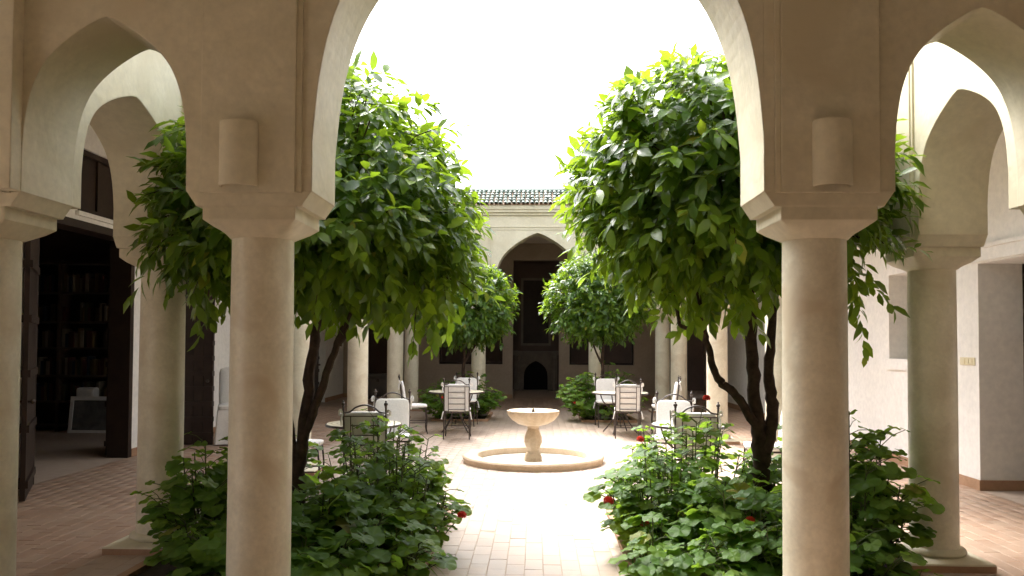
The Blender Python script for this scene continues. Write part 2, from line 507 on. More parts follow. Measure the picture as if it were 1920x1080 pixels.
def arcade(name, label, fr, piers, hp, T, spans, ztop, parent_kw=None, capped=(0, 0)):
    """piers: u positions of column axes; hp: half pier width; spans: apex heights"""
    root = thing(name, label, 'arcade')
    u0, u1 = piers[0] - (hp if not capped[0] else capped[0]), piers[-1] + (hp if not capped[1] else capped[1])
    mbw = MB()
    line = [(u0, ZP0)]
    for i in range(len(piers) - 1):
        a, b = piers[i] + hp, piers[i + 1] - hp
        pts = arch_pts((a + b) / 2, (b - a) / 2, 2.62, spans[i])
        line += [(a, ZP0)] + [q for q in pts] + [(b, ZP0)]
    line.append((u1, ZP0))
    h = T / 2
    n = len(line); V = []
    for (u, z) in line:
        V += [fr.p(u, -h, z), fr.p(u, h, z), fr.p(u, -h, ztop), fr.p(u, h, ztop)]
    Fc = []
    for i in range(n - 1):
        a, b = 4 * i, 4 * (i + 1)
        Fc.append((a, b, b + 1, a + 1))                 # underside and soffit
        if abs(line[i + 1][0] - line[i][0]) > 1e-6:
            Fc.append((a, a + 2, b + 2, b)); Fc.append((a + 1, b + 1, b + 3, a + 3))
            Fc.append((a + 2, a + 3, b + 3, b + 2))
    Fc.append((0, 1, 3, 2)); e = 4 * (n - 1); Fc.append((e, e + 2, e + 3, e + 1))
    mbw.add(V, Fc)
    wall = mbw.build('wall', PLASTER, root)
    bm = bmesh.new(); bm.from_mesh(wall.data); bmesh.ops.remove_doubles(bm, verts=bm.verts, dist=1e-5)
    bmesh.ops.recalc_face_normals(bm, faces=bm.faces); bm.to_mesh(wall.data); bm.free()
    return root

def frame_box(mb, fr, u0, u1, v0, v1, z0, z1):
    P = [fr.p(u, v, z) for z in (z0, z1) for (u, v) in ((u0, v0), (u1, v0), (u1, v1), (u0, v1))]
    mb.add(P, [(0, 3, 2, 1), (4, 5, 6, 7), (0, 1, 5, 4), (1, 2, 6, 5), (2, 3, 7, 6), (3, 0, 4, 7)])

def sq_ring(hu, hv, z, k, n=32):
    out = []
    for j in range(n):
        t = 2 * PI * (j + 0.0) / n
        c, s_ = math.cos(t), math.sin(t)
        q = 1.0 / max(abs(c), abs(s_))
        f = 1 + (q - 1) * k
        out.append((hu * c * f, hv * s_ * f, z))
    return out

_proto = {}
def column_meshes():
    if _proto: return _proto
    D = 0.1725
    mbx = MB().rings([sq_ring(0.338, 0.248, 2.452, 1), sq_ring(0.292, 0.248, 2.385, 1), sq_ring(0.286, 0.246, 2.372, 1)], False, True)
    mbx.rings([sq_ring(0.250, 0.243, 2.372, 1), sq_ring(0.250, 0.243, 2.303, 1), sq_ring(0.242, 0.236, 2.296, 1), sq_ring(0.215, 0.215, 2.268, 0.85), sq_ring(0.190, 0.190, 2.240, 0.45), sq_ring(0.178, 0.178, 2.222, 0.1), sq_ring(0.166, 0.166, 2.215, 0.0)], False, True)
    _proto['capital'] = mbx
    _proto['shaft'] = MB().lathe([(0.178, 0.125), (0.1735, 0.16), (D, 0.5), (D, 1.2), (0.171, 1.8), (0.1685, 2.225)], 40, cap0=False, cap1=False)
    _proto['base'] = MB().lathe([(0.178, 0.13), (0.2, 0.128), (0.216, 0.116), (0.222, 0.098), (0.214, 0.082), (0.198, 0.074)], 40, cap0=False, cap1=False)
    _proto['plinth'] = MB().rings([sq_ring(0.305, 0.305, 0.048, 1), sq_ring(0.300, 0.300, 0.060, 1), sq_ring(0.225, 0.225, 0.074, 0.55), sq_ring(0.190, 0.190, 0.079, 0.1)], False, True)
    _proto['plinth_edge'] = MB().rings([sq_ring(0.303, 0.303, -0.01, 1), sq_ring(0.303, 0.303, 0.049, 1)], False, True)
    for k in list(_proto):
        mb_ = _proto[k]
        o = mb_.build(k, TERRA if k == 'plinth_edge' else (COLUMN if k == 'shaft' else PLASTER), None, smooth=(k != 'plinth_edge'))
        _proto[k] = o.data
        bpy.data.objects.remove(o)
    return _proto

def add_column(root, x, y, rot90=False):
    pr = column_meshes()
    sh = bpy.data.objects.new('column', None); sh.empty_display_size = 0.1
    col.objects.link(sh); sh.parent = root; sh.location = (x, y, 0)
    for nm in ('shaft', 'capital', 'base', 'plinth', 'plinth_edge'):
        o = bpy.data.objects.new(nm, pr[nm]); col.objects.link(o); o.parent = sh
        if rot90 and nm == 'capital': o.rotation_euler = (0, 0, PI / 2)
    return sh

def roof_tiles(roof, fr, u0, u1, v0, z0, rise, run, rows, pitch, individual=None):
    """half-round tiles; rows climb from the eave inwards (+v)"""
    L = math.hypot(rise, run); a = math.atan2(rise, run)
    tl = L / rows * 1.25; r = pitch * 0.46
    mbt = MB(); k = 7
    ring0, ring1 = [], []
    for y_, rr in ((0.0, r), (tl, r * 0.86)):
        outer = [(rr * math.cos(PI * j / (k - 1)), y_, rr * math.sin(PI * j / (k - 1))) for j in range(k)]
        inner = [((rr - 0.012) * math.cos(PI * j / (k - 1)), y_, (rr - 0.012) * math.sin(PI * j / (k - 1))) for j in reversed(range(k))]
        (ring0 if y_ == 0 else ring1).extend(outer + inner)
    mbt.rings([ring0, ring1], True, True)
    rot = Matrix((fr.u, fr.v, Vector((0, 0, 1)))).transposed().to_4x4()
    me = bpy.data.meshes.new('roof_tile'); me.from_pydata(mbt.v, [], mbt.f); me.materials.append(GTILE)
    rest = []
    nn = int((u1 - u0) / pitch)
    for i in range(nn):
        for rw in range(rows):
            u = u0 + (i + 0.5) * pitch + random.gauss(0, 0.003)
            s_ = rw * L / rows + random.gauss(0, 0.006)
            p = fr.p(u, v0 + s_ * math.cos(a), z0 + 0.018 + s_ * math.sin(a))
            M = Matrix.Translation(p) @ rot @ Matrix.Rotation(a - 0.10 + random.gauss(0, 0.012), 4, 'X') @ Matrix.Rotation(random.gauss(0, 0.03), 4, 'Z')
            if individual and individual[0] < u < individual[1]:
                link_mesh('roof_tile', me, roof, M)
            else: rest.append(np.array(M))
    if rest: batch('tile_courses', np.array(mbt.v), mbt.f, rest, GTILE, roof)

def top_of(root, fr, u0, u1, vf, individual=None):
    """cornice towards the courtyard plus the tiled coping; vf = sign of courtyard side in v (roof climbs away)"""
    s = vf
    mb = MB()
    lo = [(0.25, 4.70, 0.045, 4.765), (0.25, 4.765, 0.10, 4.83), (0.25, 4.83, 0.13, 4.93)]
    for vin, za, out, zb in lo:
        va, vb = sorted((s * (vin - 0.03), s * (vin + out)))
        frame_box(mb, fr, u0, u1, va, vb, za, zb)
    mb.build('cornice', PLASTER, root)
    f2 = Frame(fr.o, fr.u if s < 0 else -fr.u, fr.v * (-s))
    if s > 0: a0, a1 = -u1, -u0
    else: a0, a1 = u0, u1
    mr = MB()
    P = [f2.p(a0, -0.42, 4.935), f2.p(a1, -0.42, 4.935), f2.p(a1, 0.42, 5.40), f2.p(a0, 0.42, 5.40), f2.p(a0, 0.42, 4.702), f2.p(a1, 0.42, 4.702), f2.p(a0, -0.24, 4.931), f2.p(a1, -0.24, 4.931)]
    mr.add(P, [(0, 1, 2, 3), (3, 2, 5, 4), (0, 6, 7, 1), (6, 4, 5, 7), (0, 3, 4, 6), (1, 7, 5, 2)])
    roof = mr.build('roof', TERRA, root)
    ind = individual
    roof_tiles(roof, f2, a0, a1, -0.47, 4.93, 0.47, 0.88, 5, 0.108, ind)
    rd = MB(); 
    rd.tube([f2.p(a0, 0.42, 5.415), f2.p(a1, 0.42, 5.415)], 0.055, 10)
    rd.build('ridge', GTILE, roof, True)

def pilasters(root, fr, piers, side, z0, z1, hw=0.255, proud=0.026, inner=False):
    for u in piers:
        mb = MB()
        a, b = sorted((side * 0.249, side * (0.25 + proud)))
        frame_box(mb, fr, u - hw, u + hw, a, b, z0, z1)
        mb.build('pilaster', PLASTER, root)
        mb = MB()
        for s in (((-1 if u > 0 else 1),) if inner else (-1, 1)):
            a, b = sorted((side * 0.249, side * (0.25 + proud * 0.55)))
            c, d = sorted((u + s * (hw - 0.001), u + s * (hw + 0.030)))
            frame_box(mb, fr, c, d, a, b, z0 + 0.002, z1)
        mb.build('moulding', PLASTER, root)

def alfiz(root, fr, ua, ub, side, z1, w_=0.03):
    mb = MB()
    for (du, pr) in ((0.0, 0.016), (0.06, 0.010)):
        a, b = sorted((side * 0.249, side * (0.25 + pr)))
        frame_box(mb, fr, ua + du, ua + du + w_, a, b, 2.46, z1 - du)
        frame_box(mb, fr, ub - du - w_, ub - du, a, b, 2.46, z1 - du)
        frame_box(mb, fr, ua + du + w_, ub - du - w_, a, b, z1 - du - w_, z1 - du)
    mb.build('moulding', PLASTER, root)

# front arcade: between the camera's gallery and the courtyard
fF = Frame((0, 4.6, 0), (1, 0, 0), (0, 1, 0))
pF = [-3.12, -1.54, 1.53, 3.12]
aF = arcade('arcade', 'shaded cream plaster arcade carrying both half round wall lamps', fF, pF, 0.34, 0.5, [3.40, 4.28, 3.42], ZTOP)
for u in pF: add_column(aF, u, 4.6)
pilasters(aF, fF, pF, -1, 2.44, 4.59, inner=True)
alfiz(aF, fF, -1.36, 1.35, 1, 4.5)
top_of(aF, fF, -3.3, 3.3, 1)

# side arcades (u runs along +Y)
YL = [4.6, 6.62, 10.45, 13.98, 17.7, 20.0]
YR = [4.6, 6.43, 10.42, 13.98, 17.7, 20.0]
fL = Frame((-3.03, 0, 0), (0, 1, 0), (-1, 0, 0))   # v>0 away from the courtyard
fR = Frame((3.03, 0, 0), (0, 1, 0), (1, 0, 0))
spS = [3.34, 4.2, 4.2, 4.2, 3.34]
def side_arcade(fr, Y, label, sx):
    piers = Y
    root = arcade('arcade', label, fr, piers, 0.34, 0.496, spS, ZTOP - 0.004)
    for y in Y[1:-1]: add_column(root, sx * 3.03, y, True)
    add_column(root, sx * 3.03, Y[-1], True)
    pilasters(root, fr, Y[1:-1], -1, 2.44, 4.60, 0.25, 0.02)
    pilasters(root, fr, Y[1:-1], 1, 2.44, 4.59, 0.25, 0.02)
    top_of(root, fr, 5.3, 19.3, -1)
    return root
aL = side_arcade(fL, YL, 'cream plaster side arcade running along the library gallery', -1)
aR = side_arcade(fR, YR, 'cream plaster side arcade running along the white gallery with light switch', 1)

# back arcade facing the camera
fB = Frame((0, 20.0, 0), (1, 0, 0), (0, 1, 0))
pB = [-3.0, -1.40, 1.43, 3.0]
aB = arcade('arcade', 'pale cream arcade under green tiled coping at the end of the courtyard', fB, pB, 0.34, 0.498, [3.34, 4.28, 3.34], ZTOP - 0.002)
for u in pB[1:3]: add_column(aB, u, 20.0)
alfiz(aB, fB, -1.16, 1.19, -1, 4.44)
top_of(aB, fB, -3.3, 3.3, -1, (-1.75, 0.75))

# ------------------------------------------------------------------ gallery walls with openings
def wall_mesh(fr, u0, u1, z0, z1, v0, v1, holes):
    us = sorted(set([u0, u1] + [h[0] for h in holes] + [h[1] for h in holes]))
    zs = sorted(set([z0, z1] + [h[2] for h in holes] + [h[3] for h in holes]))
    us = [u for u in us if u0 <= u <= u1]; zs = [z for z in zs if z0 <= z <= z1]
    solid = {}
    for i in range(len(us) - 1):
        for j in range(len(zs) - 1):
            cu, cz = (us[i] + us[i + 1]) / 2, (zs[j] + zs[j + 1]) / 2
            solid[i, j] = not any(h[0] < cu < h[1] and h[2] < cz < h[3] for h in holes)
    mb = MB()
    for (i, j), sl in solid.items():
        if not sl: continue
        a, b, c, d = us[i], us[i + 1], zs[j], zs[j + 1]
        mb.add([fr.p(a, v0, c), fr.p(b, v0, c), fr.p(b, v0, d), fr.p(a, v0, d)], [(0, 1, 2, 3)])
        mb.add([fr.p(a, v1, c), fr.p(b, v1, c), fr.p(b, v1, d), fr.p(a, v1, d)], [(3, 2, 1, 0)])
        for (di, dj, q) in ((-1, 0, (a, c, a, d)), (1, 0, (b, c, b, d)), (0, -1, (a, c, b, c)), (0, 1, (a, d, b, d))):
            if not solid.get((i + di, j + dj), False):
                p, r_, s_, t_ = q
                mb.add([fr.p(p, v0, r_), fr.p(s_, v0, t_), fr.p(s_, v1, t_), fr.p(p, v1, r_)], [(0, 1, 2, 3)])
    return mb
def skirting(root, fr, u0, u1, v, gaps, h=0.115, t=0.018):
    segs = []; a = u0
    for g0, g1 in sorted(gaps):
        if g0 > a: segs.append((a, g0))
        a = g1
    if a < u1: segs.append((a, u1))
    for a, b in segs:
        mb = MB(); frame_box(mb, fr, a, b, v, v + t, -0.01, h); mb.build('skirting', TERRA, root)

CEILZ = 4.6
# left wall (library side): frame u=Y, v=+X
fWL = Frame((LW, 0, 0), (0, 1, 0), (1, 0, 0))
wl = thing('gallery_wall', 'white gallery wall with the dark library doorway and high window', 'wall')
hL = [(9.25, 11.62, -1, 3.16), (10.14, 11.35, 3.27, 4.09), (12.98, 14.28, -1, 2.75), (21.05, 22.4, -1, 2.75), (1.2, 3.6, -1, 2.75)]
wall_mesh(fWL, FW, BW + 0.3, -0.1, CEILZ + 0.05, -0.3, 0.0, hL).build('wall', WHITE, wl)
skirting(wl, fWL, FW, BW, 0.0, [(h[0], h[1]) for h in hL if h[2] < 0])
def plank_door(parent, name, w_, h_, M, n_batten=0, t=0.05):
    d = bpy.data.objects.new(name, None); d.empty_display_size = 0.1; col.objects.link(d)
    d.parent = parent; d.matrix_basis = M
    npl = max(3, round(w_ / 0.16)); pw = w_ / npl
    for i in range(npl):
        MB().box(i * pw + 0.003, (i + 1) * pw - 0.003, -t / 2, t / 2, 0.015, h_).build('plank', WOOD, d)
    for i in range(n_batten):
        z = 0.14 + i * (h_ - 0.3) / max(1, n_batten - 1)
        for s in (-1, 1):
            a, b = sorted((s * (t / 2 - 0.002), s * (t / 2 + 0.024)))
            MB().box(0.004, w_ - 0.004, a, b, z, z + 0.075).build('batten', WOOD, d)
    mb = MB(); mb.tube([(w_ - 0.07, -t / 2 - 0.03, 1.02), (w_ - 0.07, t / 2 + 0.03, 1.02)], 0.012, 8); mb.ball((w_ - 0.07, -t / 2 - 0.045, 1.02), 0.026); mb.ball((w_ - 0.07, t / 2 + 0.045, 1.02), 0.026)
    mb.build('door_knob', IRON, d, True)
    return d
def Mdoor(x, y, ang): return Matrix.Translation((x, y, 0)) @ Matrix.Rotation(ang, 4, 'Z')
plank_door(wl, 'door', 1.1, 3.12, Mdoor(LW + 0.03, 9.25, R(-62)), 6)
plank_door(wl, 'door', 1.05, 3.12, Mdoor(LW - 0.36, 11.66, R(93)), 6)
plank_door(wl, 'door', 0.62, 2.70, Mdoor(LW + 0.03, 12.95, R(0)), 11)
plank_door(wl, 'door', 1.3, 2.70, Mdoor(LW - 0.2, 21.08, R(90)), 8)
def casing(root, fr, h, v, w_=0.10, t=0.03, mat=WOOD):
    mb = MB(); z0 = max(h[2], -0.01)
    frame_box(mb, fr, h[0], h[0] + w_, v - 0.275, v + t, z0, h[3])
    frame_box(mb, fr, h[1] - w_, h[1], v - 0.275, v + t, z0, h[3])
    frame_box(mb, fr, h[0] + w_, h[1] - w_, v - 0.275, v + t - 0.003, h[3] - w_, h[3])
    return mb.build('door_frame', mat, root)
casing(wl, fWL, hL[0], -0.02)
casing(wl, fWL, hL[2], -0.02)
# high window with wooden lattice shutter
h = hL[1]
wn = MB(); frame_box(wn, fWL, h[0], h[0] + 0.07, -0.14, -0.04, h[2], h[3]); frame_box(wn, fWL, h[1] - 0.07, h[1], -0.14, -0.04, h[2], h[3])
frame_box(wn, fWL, h[0] + 0.07, h[1] - 0.07, -0.14, -0.042, h[3] - 0.07, h[3]); frame_box(wn, fWL, h[0] + 0.07, h[1] - 0.07, -0.14, -0.042, h[2], h[2] + 0.07)
wo_ = wn.build('window', WOOD, wl)
mb = MB(); frame_box(mb, fWL, h[0] + 0.07, h[1] - 0.07, -0.11, -0.09, h[2] + 0.07, h[3] - 0.07); mb.build('panel', WOOD, wo_)
mb = MB(); frame_box(mb, fWL, (h[0] + h[1]) / 2 - 0.03, (h[0] + h[1]) / 2 + 0.03, -0.13, -0.06, h[2] + 0.07, h[3] - 0.07); mb.build('mullion', WOOD, wo_)
mb = MB(); frame_box(mb, fWL, h[0] - 0.05, h[1] + 0.05, -0.28, 0.05, h[2] - 0.055, h[2] - 0.001); mb.build('window_sill', WHITE, wl)

# right wall
fWR = Frame((RW, 0, 0), (0, 1, 0), (-1, 0, 0))
wr = thing('gallery_wall', 'bright white gallery wall with the light switch and a recessed window', 'wall')
hR = [(7.0, 9.60, -1, 2.58), (10.95, 12.0, 1.45, 2.64), (15.2, 16.5, -1, 2.6), (1.5, 3.0, -1, 2.5)]
wall_mesh(fWR, FW, BW + 0.3, -0.1, CEILZ + 0.05, -0.5, 0.0, hR).build('wall', WHITE, wr)
skirting(wr, fWR, FW, BW, 0.0, [(h[0], h[1]) for h in hR if h[2] < 0])
mb = MB(); frame_box(mb, Frame((RW, 0, 0), (0, 1, 0), (-1, 0, 0)), 9.582, 9.602, -0.5, 0.018, -0.01, 0.115); mb.build('skirting', TERRA, wr)
mb = MB(); frame_box(mb, fWR, 6.9, 10.4, 0.0, 0.03, 2.60, 2.74); frame_box(mb, fWR, 6.88, 10.42, 0.0, 0.055, 2.74, 2.78); mb.build('lintel_moulding', WHITE, wr)
h = hR[1]
wn = MB()
frame_box(wn, fWR, h[0], h[0] + 0.05, -0.40, -0.30, h[2], h[3]); frame_box(wn, fWR, h[1] - 0.05, h[1], -0.40, -0.30, h[2], h[3])
frame_box(wn, fWR, h[0] + 0.05, h[1] - 0.05, -0.40, -0.302, h[3] - 0.05, h[3]); frame_box(wn, fWR, h[0] + 0.05, h[1] - 0.05, -0.40, -0.302, h[2], h[2] + 0.05)
wo_ = wn.build('window', GREYPANE, wr)
mb = MB(); frame_box(mb, fWR, h[0] + 0.05, h[1] - 0.05, -0.37, -0.35, h[2] + 0.05, h[3] - 0.05); mb.build('pane', GREYPANE, wo_)
mb = MB(); frame_box(mb, fWR, h[0] - 0.06, h[1] + 0.07, -0.3, 0.035, h[2] - 0.15, h[2] - 0.001); mb.build('window_sill', WHITE, wr)
plank_door(wr, 'door', 1.28, 2.56, Mdoor(RW + 0.54, 9.59, R(-88)), 7)
plank_door(wr, 'door', 1.28, 2.56, Mdoor(RW + 0.54, 7.02, R(88)), 7)
plank_door(wr, 'door', 1.28, 2.58, Mdoor(RW + 0.3, 15.21, R(90)), 7)
plank_door(wr, 'door', 1.48, 2.48, Mdoor(RW + 0.3, 1.51, R(90)), 7)
sw = thing('light_switch', 'cream double light switch plate on the white wall', 'light switch', (RW - 0.001, 9.84, 1.46))
MB().box(-0.010, 0, -0.165, 0.165, -0.045, 0.045).build('plate', SWITCH, sw)
for yy in (-0.085, 0.0, 0.085): MB().box(-0.016, -0.010, yy - 0.033, yy + 0.033, -0.03, 0.03).build('rocker', SWITCH, sw)

# back wall with the salon doorway and windows; frame u=X, v=-Y
fWB = Frame((0, BW, 0), (1, 0, 0), (0, -1, 0))
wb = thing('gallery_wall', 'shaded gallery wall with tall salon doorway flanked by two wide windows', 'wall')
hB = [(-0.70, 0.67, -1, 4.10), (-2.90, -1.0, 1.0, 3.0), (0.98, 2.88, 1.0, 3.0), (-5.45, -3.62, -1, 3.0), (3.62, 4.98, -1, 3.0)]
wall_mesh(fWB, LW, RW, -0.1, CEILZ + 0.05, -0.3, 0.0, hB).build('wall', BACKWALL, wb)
skirting(wb, fWB, LW, RW, 0.0, [(h[0], h[1]) for h in hB if h[2] < 0])
for h in hB[1:3]:
    mb = MB()
    for u in (h[0] + 0.0, (h[0] + h[1]) / 2 - 0.025, h[1] - 0.05):
        frame_box(mb, fWB, u, u + 0.05, -0.25, -0.19, h[2], h[3])
    frame_box(mb, fWB, h[0] + 0.05, h[1] - 0.05, -0.25, -0.192, h[2], h[2] + 0.06); frame_box(mb, fWB, h[0] + 0.05, h[1] - 0.05, -0.25, -0.192, h[3] - 0.06, h[3])
    mb.build('window', WOOD, wb)
# wall behind the camera
fWF = Frame((0, FW, 0), (1, 0, 0), (0, 1, 0))
wf = thing('gallery_wall', 'cream gallery wall opposite the shaded arcade', 'wall')
wall_mesh(fWF, LW, RW, -0.1, CEILZ + 0.05, -0.3, 0.0, []).build('wall', PLASTER, wf)
skirting(wf, fWF, LW, RW, 0.0, [])

# ceilings over the four galleries
def slab(x0, x1, y0, y1):
    o = MB().box(x0, x1, y0, y1, CEILZ, 4.93).build('gallery_ceiling', CEIL)
    tag(o, 'flat plaster ceiling over one side of the gallery', 'ceiling', 'gallery ceilings', kind='structure')
slab(LW - 0.3, 8.3, FW - 0.3, 4.36)
slab(LW - 0.3, -3.27, 4.362, 8.18)
slab(-10.3, -3.27, 8.182, 20.24)
slab(3.27, 8.3, 4.362, 20.24)
slab(-10.3, 8.3, 20.242, 29.5)

# rooms behind the doors
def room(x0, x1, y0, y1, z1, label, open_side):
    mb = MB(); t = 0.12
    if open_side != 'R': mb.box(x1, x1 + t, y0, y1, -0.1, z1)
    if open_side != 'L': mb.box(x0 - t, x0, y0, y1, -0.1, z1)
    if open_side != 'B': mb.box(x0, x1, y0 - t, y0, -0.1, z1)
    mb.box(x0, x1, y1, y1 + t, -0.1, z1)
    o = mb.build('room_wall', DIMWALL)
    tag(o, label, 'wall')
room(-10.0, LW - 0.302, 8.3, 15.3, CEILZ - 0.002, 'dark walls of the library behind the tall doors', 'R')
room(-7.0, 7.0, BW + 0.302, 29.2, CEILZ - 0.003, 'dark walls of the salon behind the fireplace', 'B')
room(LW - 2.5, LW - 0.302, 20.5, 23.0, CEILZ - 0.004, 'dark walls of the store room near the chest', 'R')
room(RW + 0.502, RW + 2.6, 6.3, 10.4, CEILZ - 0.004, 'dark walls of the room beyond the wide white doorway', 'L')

# ------------------------------------------------------------------ library
bc = thing('bookcase', 'tall dark bookcase of full shelves inside the library doorway', 'bookcase', (-8.35, 14.95, 0))
BX0, BX1 = -1.15, 1.0
for x in (BX0, -0.33, BX1): MB().box(x - 0.03, x + 0.03, -0.18, 0.18, 0, 3.1).build('upright', SHELFWOOD, bc)
MB().box(BX0 - 0.03, BX1 + 0.03, 0.16, 0.19, 0, 3.1).build('back_panel', WOOD, bc)
shz = [0.12, 0.55, 1.02, 1.52, 2.0, 2.53, 3.07]
for z in shz:
    MB().box(BX0 + 0.03, -0.36, -0.18, 0.158, z - 0.035, z).build('shelf', SHELFWOOD, bc)
    MB().box(-0.30, BX1 - 0.03, -0.18, 0.158, z - 0.035, z).build('shelf', SHELFWOOD, bc)
BCOL = dict(oxblood='dark red', navy='navy blue', cream='cream', umber='brown', olive='olive green', ochre='ochre yellow')
SH = ['lowest', 'second', 'third', 'fourth', 'fifth', 'top']
for k, z in enumerate(shz[:-1]):
    if k == 0: continue
    for (xa, xb) in ((BX0 + 0.05, -0.38), (-0.28, BX1 - 0.05)):
        x = xa
        while x < xb - 0.07:
            wd = random.uniform(0.03, 0.065); hh = random.uniform(0.24, 0.36); dp = random.uniform(0.17, 0.24)
            if random.random() < 0.12: x += 0.09; continue
            bk = random.choice(BOOKMATS)
            bo = MB().box(0, wd, 0, dp, 0.001, hh).box(0.004, wd - 0.004, -0.003, 0.0, 0.03, 0.06).build('book', bk)
            bo.location = (-8.35 + x, 14.95 - 0.16 + random.uniform(0, 0.04), z)
            tag(bo, '%s cloth book standing on the %s shelf of the library bookcase' % (BCOL[bk.name.split('_')[-1]], SH[k]), 'book', '%s library books on the %s shelf' % (BCOL[bk.name.split('_')[-1]], SH[k]))
            x += wd + 0.004
pf = thing('framed_picture', 'pale framed landscape picture leaning below the library shelves', 'picture', (-7.95, 14.55, 0), 0)
mm = Matrix.Rotation(R(-8), 4, 'X')
for a in ((-0.39, 0.39, 0.0, 0.05), (-0.39, 0.39, 0.58, 0.65), (-0.39, -0.33, 0.05, 0.58), (0.33, 0.39, 0.05, 0.58)):
    o = MB().box(a[0], a[1], -0.02, 0.02, a[2], a[3]).build('frame', WHITE, pf); o.matrix_basis = mm
o = MB().box(-0.33, 0.33, 0.0, 0.01, 0.05, 0.58).build('print', PICTURE, pf); o.matrix_basis = mm
bx = rounded_box('storage_box', 0.34, 0.22, 0.24, CLOTH, None, (-8.1, 14.75, 0.68), 0.01)
tag(bx, 'small white box on the shelf above the leaning picture', 'box')

# slipcovered chair by the studded door
sc = thing('slipcovered_chair', 'white slipcovered chair against the wall beside the batten door', 'chair', (-4.86, 13.25, 0), R(200))
sc.scale = (1.08, 1.08, 1.12)
def skirt_mesh():
    mb = MB(); n = 64; rs = []
    for (z, sc_, am) in ((0.50, 1.0, 0.0), (0.42, 1.02, 0.003), (0.25, 1.05, 0.009), (0.02, 1.09, 0.015)):
        ring = []
        for j in range(n):
            t = 2 * PI * j / n
            q = 1 / max(abs(math.cos(t)), abs(math.sin(t)))
            q = 1 + (min(q, 1.36) - 1)
            rr = 0.245 * q * sc_ + am * math.sin(11 * t + 0.6 * math.sin(3 * t))
            ring.append((rr * math.cos(t), rr * math.sin(t), z))
        rs.append(ring)
    mb.rings(rs, False, True)
    return mb
skirt_mesh().build('skirt', CLOTH, sc, True)
rounded_box('seat_cushion', 0.48, 0.48, 0.10, CLOTH, sc, (0, 0, 0.53), 0.02, puff=0.25)
rounded_box('backrest', 0.47, 0.12, 0.58, CLOTH, sc, (0, -0.235, 0.80), 0.02, (R(9), 0, 0), 0.15)

ch = thing('chest', 'low grey painted chest against the wall behind the side columns', 'chest', (-4.55, 23.9, 0))
rounded_box('body', 0.62, 0.42, 0.55, CHEST, ch, (0, 0, 0.36), 0)
rounded_box('lid', 0.66, 0.46, 0.09, CHEST, ch, (0, 0, 0.682), 0)
for sx in (-1, 1):
    for sy in (-1, 1): MB().lathe([(0.03, 0), (0.038, 0.05), (0.03, 0.09)], 10, (sx * 0.26, sy * 0.16, 0)).build('foot', WOOD, ch, True)
MB().box(-0.04, 0.04, -0.225, -0.211, 0.5, 0.6).build('lock_plate', IRON, ch)

# ------------------------------------------------------------------ fireplace in the salon
fp = thing('fireplace', 'carved stone fireplace with tall overmantel panel inside the salon', 'fireplace', (-0.02, 28.9, 0))
def surround():
    pts = [(-0.42, 0.0), (-0.42, 0.45), (-0.40, 0.62), (-0.33, 0.78), (-0.22, 0.90), (-0.10, 0.98), (0, 1.02), (0.10, 0.98), (0.22, 0.90), (0.33, 0.78), (0.40, 0.62), (0.42, 0.45), (0.42, 0.0)]
    mb = MB(); top = 1.22
    for i in range(len(pts) - 1):
        (x0, z0), (x1, z1) = pts[i], pts[i + 1]
        if abs(x1 - x0) > 1e-6:
            mb.add([(x0, -0.3, z0), (x1, -0.3, z1), (x1, -0.3, top), (x0, -0.3, top)], [(0, 1, 2, 3)])
        mb.add([(x0, -0.3, z0), (x1, -0.3, z1), (x1, 0.28, z1), (x0, 0.28, z0)], [(0, 3, 2, 1)])
    mb.box(-0.74, -0.42, -0.3, 0.28, 0, top); mb.box(0.42, 0.74, -0.3, 0.28, 0, top)
    return mb
surround().build('surround', MARBLE, fp)
MB().box(-0.42, 0.42, 0.281, 0.29, 0, 1.2).build('firebox', SOOT, fp)
MB().box(-0.80, 0.80, -0.36, 0.28, 1.221, 1.28).box(-0.86, 0.86, -0.42, 0.28, 1.281, 1.36).build('mantel_shelf', MARBLE, fp)
MB().box(-0.62, 0.62, -0.12, 0.28, 1.361, 4.4).build('overmantel', DIMWALL, fp)
for a in ((-0.52, -0.44, 1.55, 3.9), (0.44, 0.52, 1.55, 3.9), (-0.44, 0.44, 1.55, 1.63), (-0.44, 0.44, 3.82, 3.9)):
    MB().box(a[0], a[1], -0.16, -0.119, a[2], a[3]).build('panel_moulding', MARBLE, fp)
MB().box(-0.44, 0.44, -0.13, -0.119, 1.63, 3.82).build('panel', WOOD, fp)
for s in (-1, 1): MB().lathe([(0.06, 0), (0.075, 0.03), (0.05, 0.08), (0.05, 1.05), (0.08, 1.12), (0.08, 1.2)], 14, (s * 0.6, -0.34, 0.0)).build('colonnette', MARBLE, fp, True)

# ------------------------------------------------------------------ wall lamps on the front piers
def sconce(x, label):
    s = thing('wall_lamp', label, 'wall lamp', (x, 4.6 - 0.277, 2.47), 0, 'half round plaster wall lamps')
    n = 16; r, t = 0.102, 0.013; rings = []
    for z, k in ((0.0, 1.0), (0.006, 1.01), (0.33, 1.01), (0.345, 0.985)):
        o_ = [(r * k * math.cos(PI + PI * j / n), 0.82 * r * k * math.sin(PI + PI * j / n), z) for j in range(n + 1)]
        i_ = [((r - t) * k * math.cos(2 * PI - PI * j / n), 0.82 * (r - t) * k * math.sin(2 * PI - PI * j / n), z) for j in range(n + 1)]
        rings.append(o_ + i_)
    MB().rings(rings, True, True).build('shade', PLASTER, s, True)
    mb = MB(); mb.lathe([(0.022, 0.12), (0.022, 0.17), (0.03, 0.2), (0.026, 0.24), (0.008, 0.265)], 12, (0, -0.035, 0)); mb.build('bulb', CLOTH, s, True)
    MB().box(-0.03, 0.03, -0.015, 0.003, 0.08, 0.2).build('back_plate', IRON, s)
sconce(-1.585, 'half round plaster wall lamp on the pier beside the library gallery')
